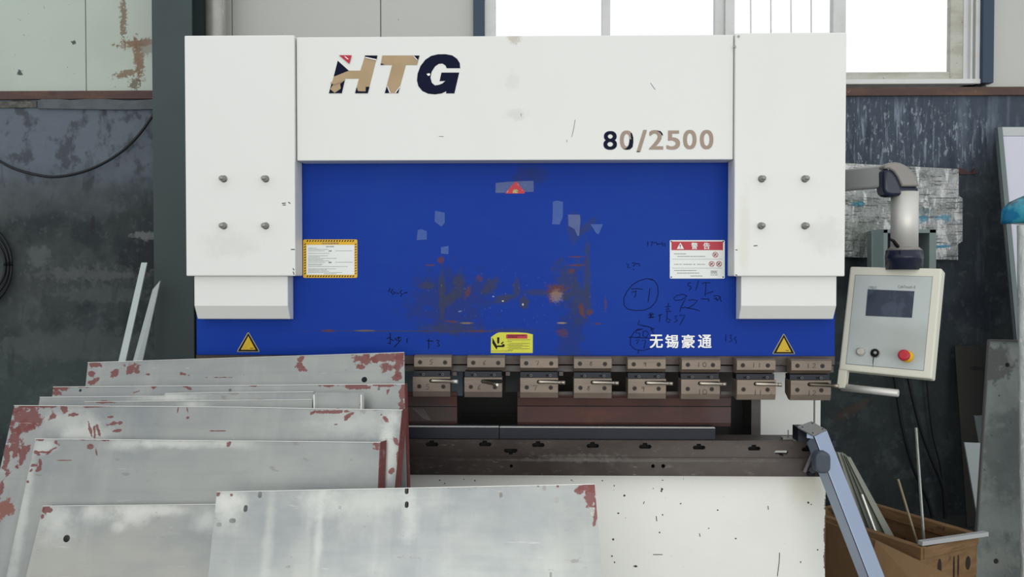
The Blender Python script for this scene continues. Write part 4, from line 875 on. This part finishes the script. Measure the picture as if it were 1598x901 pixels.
# wall cables
cab = mk('black_cable', (.008,.010,.012), .5)
def smooth_path(P, n=8):
    out = []
    for i in range(len(P)-1):
        p0, p1, p2_, p3 = P[max(i-1, 0)], P[i], P[i+1], P[min(i+2, len(P)-1)]
        for j in range(n):
            t = j/n; out.append(.5*((2*p1)+(p2_-p0)*t+(2*p0-5*p1+4*p2_-p3)*t*t+(3*p1-p0-3*p2_+p3)*t**3))
    out.append(P[-1]); return out
def cable(pxs, Y, r, label, name='hanging_cable'):
    o = MB().tube(smooth_path([at(a, b, Y) for a, b in pxs]), r, 8).build(name, cab); tag(o, label, 'cable'); return o
cable([(-60,205),(-25,236),(0,252),(30,266),(80,276),(130,268),(175,247),(210,218),(238,181),(262,140)], YW-.05, .009, 'black cable drooping in a loop across the wall above the dark coil')
def coil(cx, cy, rx, ry, Y):
    m = MB()
    for k in range(3):
        P = [at(cx+(rx-k*5)*math.cos(a), cy+(ry-k*9)*math.sin(a), Y-.01*k) for a in [2*math.pi*j/40 for j in range(41)]]; m.tube(P, .009, 8)
    return m
o = coil(-28, 415, 46, 62, YW-.04).build('hanging_cable_coil', cab); tag(o, 'coil of dark cable hanging on the wall at the left photo edge', 'cable')
cable([(1392,560),(1398,600),(1408,665),(1425,730),(1447,780),(1460,830)], YW-.05, .010, 'thick black cable down the wall, nearest the machine of three', 'hanging_cable')
cable([(1412,560),(1422,610),(1437,670),(1455,720),(1472,765),(1475,830)], YW-.07, .011, 'thick black cable down the wall, middle one of three', 'hanging_cable')
cable([(1445,560),(1449,620),(1456,680),(1468,730),(1476,800)], YW-.04, .006, 'thin black cable down the wall, farthest right of three', 'hanging_cable')

# metal strips leaning at left
strip_m = mk('pale_aluminium_strip', (.42,.47,.46), .4, .3, [('n', 8, (1,1,1), .4, .7, .4, (.34,.39,.38))])
def leaning(a, b, c_, d, Ya, Yb, t, mt, name, label, cat, group=None, off=(0,.01,0)):
    """quad: top-left a, top-right b (at depth Ya), bottom-right c, bottom-left d (depth Yb); continued to the floor"""
    A, B, C_, D = at(*a, Ya), at(*b, Ya), at(*c_, Yb), at(*d, Yb)
    C_ = ext(B, C_, .003); D = ext(A, D, .003)
    m = MB(); m.prism([D, C_, B, A], off); o = m.build(name, mt, None, .001); tag(o, label, cat, group); return o
leaning((220.5,410), (229.5,410), (195.5,565), (184.5,565), 1.40, 1.20, .01, strip_m, 'metal_strip', 'pale metal strip leaning left of the column, the taller and slimmer one', 'metal strip', 'pale strips beside the column')
leaning((238,452), (250,438), (222,565), (207,565), 1.40, 1.22, .01, strip_m, 'metal_strip', 'pale metal strip leaning against the column, the lower and wider one', 'metal strip', 'pale strips beside the column')

# ------------------------------------------------------------------ right-hand clutter
film = mk('crumpled_printed_plastic', (.27,.29,.285), .28, 0, [
    ('n', 5, (1,1,1), .45, .6, .75, (.47,.48,.47)), ('n', 9, (2.2,1,.5), .54, .60, .85, (.66,.68,.67)), ('n', 30, (.12,1,2.2), .54, .60, .8, (.055,.07,.075)), ('n', 7, (1,1,1), .58, .66, .6, (.08,.1,.10)),  # tall pale streaks paint highlights on the creases; dark bands are print
    ('b', W(1337,319,YW), (.04,.014), 40, 3, .3, .8, (.05,.26,.36)), ('b', W(1437,343,YW), (.035,.022), 40, 4, .3, .7, (.04,.24,.36)), ('b', W(1470,341,YW), (.045,.022), 40, 4, .3, .7, (.04,.24,.36)), ('b', W(1468,385,YW), (.05,.010), 40, 3, .3, .8, (.03,.24,.40)), ('b', W(1440,330,YW), (.05,.02), 40, 3, .3, .4, (.1,.2,.25)),
    ('b', W(1340,365,YW), (.14,.10), 10, 1.4, .4, .55, (.13,.16,.13))], bump=(16, 1.0, .04, (1.6,1,.6)))
m = MB(); NX, NZ = 44, 34; V_ = {}
for i in range(NX+1):
    for j in range(NZ+1):
        u, v = i/NX, j/NZ
        px = 1302+u*197; py = (254+u*10)+v*(147+u*-5)
        if u > .93 and v < .3: px = min(px, 1496)
        if v > .75: px = 1302+u*193
        if .3 < v < .82: px = 1302+u*200
        w = mnoise(Vector((u*9, v*7, 1)))*.018+mnoise(Vector((u*22+v*8, v*7, 5)))*.014
        V_[i, j] = m.bm.verts.new(at(px, py, YW-.03+w))
for i in range(NX):
    for j in range(NZ):
        f = m.bm.faces.new((V_[i,j], V_[i+1,j], V_[i+1,j+1], V_[i,j+1])); f.smooth = False
o = m.build('mounted_plastic_sheet', film); tag(o, 'crumpled clear printed plastic sheet taped to the wall behind the control panel', 'plastic sheet')
sm = o.modifiers.new('thick', 'SOLIDIFY'); sm.thickness = .001
m = MB(); m.plate(pp([(1490,263),(1500,262),(1518,270),(1523,262),(1526,271),(1500,272)], YW-.03), [], XZ(YW-.02), .012); m.build('torn_corner', mk('dark_red_tape', (.05,.02,.022), .5), o)
# grey-green box frame behind the pendant
gbox = mk('pale_grey_green_paint', (.17,.22,.21), .5, 0, [('n', 5, (1,1,1), .4, .7, .4, (.21,.26,.25))])
b_ = root('mounted_electrical_box', tuple(at(1411, 470, 1.55)), 'open grey-green metal box on the wall behind the control panel post', 'electrical box')
m = MB(); Yb_ = 1.62; YW_ = YW; YW = 1.84; m.bpx(1378,358,1385,475,Yb_,YW); m.bpx(1450,358,1461,475,Yb_,YW); m.bpx(1378,358,1461,364,Yb_,YW); m.bpx(1378,468,1461,475,Yb_,YW); m.build('box_body', gbox, b_, .002)
m = MB(); m.bpx(1384,363,1451,469,YW-.03,YW-.001); YW = YW_; m.build('box_interior', mk('dark_blue_interior', (.012,.020,.030), .6), b_)
m = MB(); m.hexa([at(1360,472,1.45),at(1379,474,Yb_),at(1379,358.5,Yb_),at(1360,359,1.45),at(1361.5,472,1.452),at(1379.6,474,Yb_+.01),at(1379.6,358.5,Yb_+.01),at(1361.5,359,1.452)]); m.build('box_door', mk('grey_green_door', (.11,.145,.145), .5), b_)
# white board leaning at right
bd = root('white_board', tuple(onz(1580, 1000, .01)), 'tall white board with aluminium edge leaning at the right photo edge', 'board')
def bz(a, b): return at(a, b, 1.55+(b-420)*-.0009)
q = [bz(1555,199), bz(1700,199), bz(1745,620), bz(1593,620)]
D2 = ext(q[0], q[3], .01); C2_ = ext(q[1], q[2], .01); bd.location = D2; bd['_w'] = list(D2)
mb_white = mk('lavender_white_board', (.50,.51,.58), .4)
MB().prism([D2, C2_, q[1], q[0]], (0,.02,0)).build('board_panel', mb_white, bd)
e1_ = (q[1]-q[0]).normalized()
fr = Vector((0,-.012,0))
MB().prism([D2+fr, D2+e1_*.028+fr, q[0]+e1_*.028+fr, q[0]+fr], (0,.034,0)).build('edge_strip', mk('dull_green_grey_edge', (.13,.16,.16), .45, .3), bd)
MB().prism([q[0]+fr+Vector((0,0,-.05)), q[1]+fr+Vector((0,0,-.05)), q[1]+fr, q[0]+fr], (0,.02,0)).build('top_strip', mk('pale_top_strip', (.42,.44,.44), .4, .3), bd)
MB().prism([q[0]+e1_*.03+fr*1.1+Vector((0,0,-.062)), q[1]+fr*1.1+Vector((0,0,-.062)), q[1]+fr*1.1+Vector((0,0,-.052)), q[0]+e1_*.03+fr*1.1+Vector((0,0,-.052))], (0,.01,0)).build('seam', dark_mech, bd)
# film wrapped stack + bag
wrap = mk('shiny_stretch_film', (.50,.54,.53), .2, 0, [('n', 6, (1,1,.6), .45, .65, .7, (.36,.40,.39)), ('n', 14, (1,1,1), .6, .68, .7, (.75,.76,.76))], bump=(14, .8, .02, (1,1,.5)))
m = MB(); NV = 40
P = []
xl_ = [at(1584,352,1.0), at(1590,901,.75)]
a, b = at(1584.5,352,.58), at(1589.5,901,.36); bl = ext(a, b, .0); rr_ = []
for j in range(NV+1):
    t = j/NV; c0 = a.lerp(bl, t); ring_ = []
    for kx, ky in ((.006,0),(0,-.03),(.02,-.05),(.12,-.055),(.25,-.052),(.38,-.055),(.40,-.03),(.40,.10),(.07,.10)):
        d = mnoise(Vector((kx*20, ky*20, t*22)))*.012
        tt = min(1, t*22+.55)
        ring_.append(m.bm.verts.new(c0+Vector((kx+d*(.3 if kx < .01 else 1), ky+d, (.02*mnoise(Vector((kx*9,1,2))) if j == 0 else 0)))))
    rr_.append(ring_)
for a_, b2 in zip(rr_, rr_[1:]):
    for i in range(9): f = m.bm.faces.new((a_[i], a_[(i+1) % 9], b2[(i+1) % 9], b2[i])); f.smooth = True
m.bm.faces.new(rr_[0]); m.bm.faces.new(rr_[-1][::-1])
o = m.build('wrapped_panels', wrap); tag(o, 'upright stack of panels in shiny stretch film at the right photo edge', 'wrapped stack')
m = MB(); bmesh.ops.create_icosphere(m.bm, subdivisions=3, radius=1)
bc = at(1624, 342, .62)
for v in m.bm.verts:
    d = mnoise(v.co*1.7)*.35+mnoise(v.co*5)*.08; v.co = Vector((v.co.x*.155*(1+d), v.co.y*.09*(1+d), v.co.z*.13*(1+d)))+bc
    v.co.z = max(v.co.z, a.z+.012)
for f in m.bm.faces: f.smooth = True
o = m.build('plastic_bag', mk('teal_blue_plastic', (.03,.25,.34), .3, 0, [('n', 5, (1,1,1), .45, .55, .9, (.06,.07,.08)), ('n', 9, (1,1,1), .55, .6, .9, (.01,.14,.30)), ('n', 20, (1,1,1), .66, .7, .8, (.6,.65,.65))])); tag(o, 'crumpled blue and teal plastic bag lying on top of the wrapped stack', 'plastic bag')
# worn steel plate
worn = mk('worn_green_grey_steel', (.34,.39,.37), .55, .2, [('n', 4, (1,1,1), .4, .65, .8, (.25,.29,.275)), ('n', 8, (1,1,1), .5, .7, .6, (.38,.43,.41)), ('b', W(1566,572,.8), (.10,.08), 16, 2.2, .15, .7, (.10,.095,.09)), ('b', W(1562,552,.95), (.02,.05), 9, 1.2, .2, .6, (.4,.4,.38)), ('b', W(1545,700,.95), (.14,.2), 9, 2.4, .3, .5, (.085,.10,.10)), ('b', W(1560,878,.72), (.11,.05), 26, 4, .2, .7, (.42,.43,.39)), ('n', 30, (1,1,1), .66, .72, .7, (.09,.07,.06)), ('n', 9, (1,1,.5), .60, .68, .5, (.15,.17,.16)), ('n', 14, (1,1,1), .62, .68, .4, (.36,.40,.38))], bump=(20, .3, .01))
m = MB(); Yp = .76
A, B = at(1541.5,531,Yp+.12), at(1612,532.5,Yp+.12); D = at(1521,850,Yp); D = ext(A, D, .0); Cc = B+Vector((D.x-A.x+.0, D.y-A.y, D.z-B.z))
U = Vector((1,0,0)); Vv = (A-D); Vv.x = 0; Vv.normalize(); Wn = U.cross(Vv); M = Matrix(((U.x,Vv.x,Wn.x,D.x),(U.y,Vv.y,Wn.y,D.y),(U.z,Vv.z,Wn.z,D.z),(0,0,0,1))); Mi = M.inverted()
def pl(px, py):
    n = Wn; r = ray(px, py); return (Mi @ (CAM+r*((D-CAM).dot(n)/r.dot(n)))).to_2d()
lo2 = lambda p: (Mi @ p).to_2d()
m.plate([lo2(D), lo2(Cc), lo2(B), lo2(A)], [circ(*pl(1571,570), .011, 14), circ(*pl(1553.5,876), .013, 14)], M, .006)
o = m.build('worn_steel_plate', worn, None, .001); tag(o, 'worn grey-green steel plate with a round hole, standing in front of the wrapped stack', 'steel plate')
m = MB(); m.hexa([A+Vector((-.001,-.018,-.004)), B+Vector((0,-.018,-.004)), B+Vector((0,-.018,.004)), A+Vector((-.001,-.018,.004)), A+Vector((-.001,0,-.004)), B+Vector((0,0,-.004)), B+Vector((0,0,.004)), A+Vector((-.001,0,.004))]); m.build('top_lip', mk('dull_lip', (.12,.12,.11), .5), o)
m = MB(); m.hexa([D+Vector((-.004,-.018,0)), D+Vector((.002,-.018,0)), A+Vector((.002,-.018,0)), A+Vector((-.004,-.018,0)), D+Vector((-.004,0,0)), D+Vector((.002,0,0)), A+Vector((.002,0,0)), A+Vector((-.004,0,0))]); m.build('side_lip', mk('dull_side_lip', (.17,.17,.165), .5, .2), o)
# dark board, white piece
leaning((1490,540), (1530,540), (1550,760), (1505,760), YW-.05, YW-.2, .02, mk('dark_brown_board', (.022,.022,.020), .7, 0, [('n', 5, (1,1,1), .45, .65, .5, (.03,.028,.024)), ('b', W(1513,573,YW), (.04,.012), 14, 1, .3, .8, (.006,.006,.006))]), 'dark_board', 'dark brown board leaning on the wall left of the worn steel plate', 'board')
leaning((1505,691), (1532,692), (1545,850), (1524,800), 1.35, 1.25, .004, mk('white_offcut', (.34,.38,.38), .5), 'sheet_offcut', 'small white sheet offcut standing just left of the worn plate', 'sheet offcut')
leaning((1520,649), (1534,649), (1540,700), (1529,700), 1.55, 1.5, .004, mk('grey_green_offcut', (.075,.095,.095), .5), 'sheet_offcut', 'dull grey-green offcut with top edge just above the small white offcut', 'sheet offcut')

# wooden crate
zc = .38
FR, BR, BLc = onz(1458,862,zc), onz(1525,832,zc), onz(1370,787,zc); FLc = FR+BLc-BR
u_ = (BLc-BR); u_.z = 0; LU = u_.length; u_.normalize(); v_ = (FR-BR); v_.z = 0; v_ = (v_-u_*v_.dot(u_)); LV = (FR-BR).dot(v_.normalized()); v_.normalize()
wood = mk('old_pine_boards', (.16,.090,.040), .7, 0, [('n', 6, (1,1,4), .4, .7, .7, (.235,.145,.070)), ('n', 20, (.5,.5,4), .5, .75, .5, (.10,.05,.022)), ('n', 7, (1,1,1), .62, .7, .8, (.025,.016,.01)), ('n', 30, (.15,.15,1.6), .55, .7, .4, (.08,.045,.022))], bump=(30, .3, .004, (1,1,5)))
crate = root('wooden_crate', (BR.x, BR.y, 0), 'open pine crate with dark stains standing against the lower right wall area', 'crate')
def wbox(a0, a1, b0, b1, z0, z1): 
    f = lambda a, b, z: Vector((BR.x, BR.y, 0))+u_*a+v_*b+Vector((0,0,z))
    return [f(a0,b0,z0), f(a1,b0,z0), f(a1,b0,z1), f(a0,b0,z1), f(a0,b1,z0), f(a1,b1,z0), f(a1,b1,z1), f(a0,b1,z1)]
LU += .1
for (a0,a1,b0,b1) in ((0,LU,0,.018),(0,LU,LV-.018,LV)):
    for z0, z1 in ((.02,.19),(.194,zc-.05)): MB().hexa(wbox(a0,a1,b0,b1,z0,z1)).build('side_board', wood, crate, .002)
    MB().hexa(wbox(a0-.004,a1+.004,b0-.006 if b0 == 0 else b0-.012,b1+.012 if b0 == 0 else b1+.006,zc-.05,zc)).build('top_rail', wood, crate, .002)
for a0, a1 in ((-.002,.016),(LU-.016,LU)):
    MB().hexa(wbox(a0,a1,.018,LV-.018,.02,zc-.045)).build('end_board', wood, crate, .002)
    MB().hexa(wbox(a0-.006,a1+.006,.018,LV-.012,zc-.05,zc-.002)).build('top_rail', wood, crate, .002)
MB().hexa(wbox(.0,LU,.0,LV,.002,.02)).build('bottom_board', wood, crate)
MB().hexa(wbox(-.006,.03,LV-.03,LV+.012,.02,zc-.05)).build('corner_post', wood, crate, .002)
stain_m = mk('dark_stencil_ink', (.02,.014,.01), .7)
f3 = lambda b, z: Vector((BR.x, BR.y, 0))+u_*(-.0035)+v_*b+Vector((0,0,z))
for b, z, w, h in ((.14,.26,.006,.05),(.17,.25,.006,.06),(.155,.18,.022,.012),(.07,.26,.018,.03),(.27,.27,.014,.045),(.30,.16,.02,.02)):
    m = MB(); m.face([f3(b+w*math.cos(t), z+h*math.sin(t)) for t in [j*math.pi/6 for j in range(12)]]); m.build('ink_stain', stain_m, [o for o in bpy.data.objects if o.name.startswith('end_board')][0])
# cardboard box in front
card = mk('brown_cardboard', (.165,.098,.047), .8, 0, [('n', 4, (1,1,1), .4, .7, .4, (.16,.09,.038)), ('n', 40, (1,1,.2), .5, .7, .25, (.24,.14,.065))])
cb = root('cardboard_box', tuple(onz(1330, 900, 0)), 'brown cardboard box with folded flap in front of the wooden crate', 'box')
zk = .30
K0, K1 = onz(1287,852,zk), onz(1500,912,zk)
K0 = at(1284, 813, .33); K1 = at(1366, 843, .06); K2 = at(1487, 901, -.16)
def down(p, z=.003): return Vector((p.x, p.y, z))
bk = Vector((.0,.012,0))
cb.location = down(K1); cb['_w'] = list(cb.location)
MB().prism([down(K0), down(K1), K1, K0], bk).build('box_side', card, cb)
MB().prism([down(K1), down(K2), K2, K1], bk).build('box_side', card, cb)
MB().prism([K1+Vector((0,-.003,-.001)), K2+Vector((0,-.003,0)), K2+Vector((-.06,-.05,-.12)), K1+Vector((-.05,-.05,-.16))], (0,.004,0)).build('flap', card, cb)

# strips in the crate
grn = [mk('dusty_strip_a', (.165,.175,.14), .5, .2), mk('dusty_strip_b', (.21,.22,.185), .5, .2), mk('dusty_strip_c', (.13,.145,.12), .5, .2)]
tops = [(1300,706,1310,706),(1307,706.5,1316,707),(1313,708,1320,709),(1318,711,1323,712),(1321,713,1327.5,714)]
bots = [(1330,822,1349,826),(1346,825,1360,828),(1357,827,1372,831),(1368,829,1384,833),(1380,831,1394,835)]
for i, ((a, b, c_, d), (e, f_, g_, h)) in enumerate(zip(tops, bots)):
    Ya, Yb = .74-.012*i, .66-.022*i
    A, B, Cc, D = at(a,b,Ya), at(c_,d,Ya), at(g_,h,Yb), at(e,f_,Yb)
    Cc = ext(B, Cc, .03); D = ext(A, D, .03)
    o = MB().prism([D, Cc, B, A], (0,.006,0)).build('metal_strip', grn[i % 3], None, .0008)
    tag(o, ['dusty grey metal strip in the crate, innermost beside the support arm', 'pale dusty metal strip in the crate, second from the support arm', 'dusty grey-green strip, middle one of the bundle in the crate', 'dusty strip in the crate, second from the outer edge of the bundle', 'outermost dusty strip of the bundle, nearest the thin rods'][i], 'metal strip', 'dusty metal strips standing in the crate')
m = MB(); A, B = at(1345,772,.60), at(1366,829,.545); m.tube([A, ext(A, B, .05)], .006, 6); o = m.build('metal_rod', bright, None); tag(o, 'short bright bar leaning across the dusty strip bundle in the crate', 'metal rod')
def rod(a, b, Ya, Yb, r, mt, label):
    A, B = at(*a, Ya), at(*b, Yb); o = MB().tube([A, ext(A, B, .03)], r, 6).build('metal_rod', mt); tag(o, label, 'metal rod')
rod((1401.5,748), (1431,846), .50, .44, .0055, mk('tan_rod', (.20,.17,.11), .5, .2), 'short tan rod standing in the crate right of the strips')
rod((1429.5,668), (1442,845), .62, .49, .0065, mk('silver_rod', (.26,.28,.26), .35, .5, [('n', 30, (1,1,1), .5, .7, .6, (.14,.15,.14))]), 'tall thin silver rod standing in the crate')
A, B = at(1436,847.5,.16), at(1536,833,.45); 
A, B = onz(1436,848,zc+.012), onz(1539,833,zc+.012)
m = MB(); dv = Vector((0,0,.009)); wv = (B-A).cross(Vector((0,0,1))).normalized()*.012
m.hexa([A-wv-dv, B-wv-dv, B-wv+dv, A-wv+dv, A+wv-dv, B+wv-dv, B+wv+dv, A+wv+dv]); o = m.build('metal_strip', mk('white_grey_bar', (.40,.41,.42), .4, .2), None, .001); tag(o, 'white-grey bar lying across the right corner of the wooden crate', 'metal strip')

# ------------------------------------------------------------------ light
w = bpy.data.worlds.new('world'); scn.world = w; w.use_nodes = True
bg = w.node_tree.nodes['Background']; bg.inputs[0].default_value = (.965,.985,1,1); bg.inputs[1].default_value = 1.04
def area(name, loc, rot, sx_, sy_, e, c=(1,1,1)):
    l = bpy.data.lights.new(name, 'AREA'); l.shape = 'RECTANGLE'; l.size = sx_; l.size_y = sy_; l.energy = e; l.color = c
    o = bpy.data.objects.new(name, l); col.objects.link(o); o.location = loc; o.rotation_euler = rot; o.visible_camera = True; return o
area('skylight_strip', (1.0, -3.6, 5.6), (math.radians(38), 0, 0), 7, 1.6, 12, (1,.99,.96))
area('open_doorway', (1.5, -8.5, 1.7), (math.radians(88), 0, 0), 9, 3.0, 305, (1,.985,.95))
roof = mk('grey_roof_sheet', (.35,.36,.36), .7)
for o in list(bpy.data.objects):
    if '_w' in o: del o['_w']
vs = scn.view_settings; vs.view_transform = 'Standard'; vs.look = 'None'; vs.exposure = 0; vs.gamma = 1; vs.use_curve_mapping = False
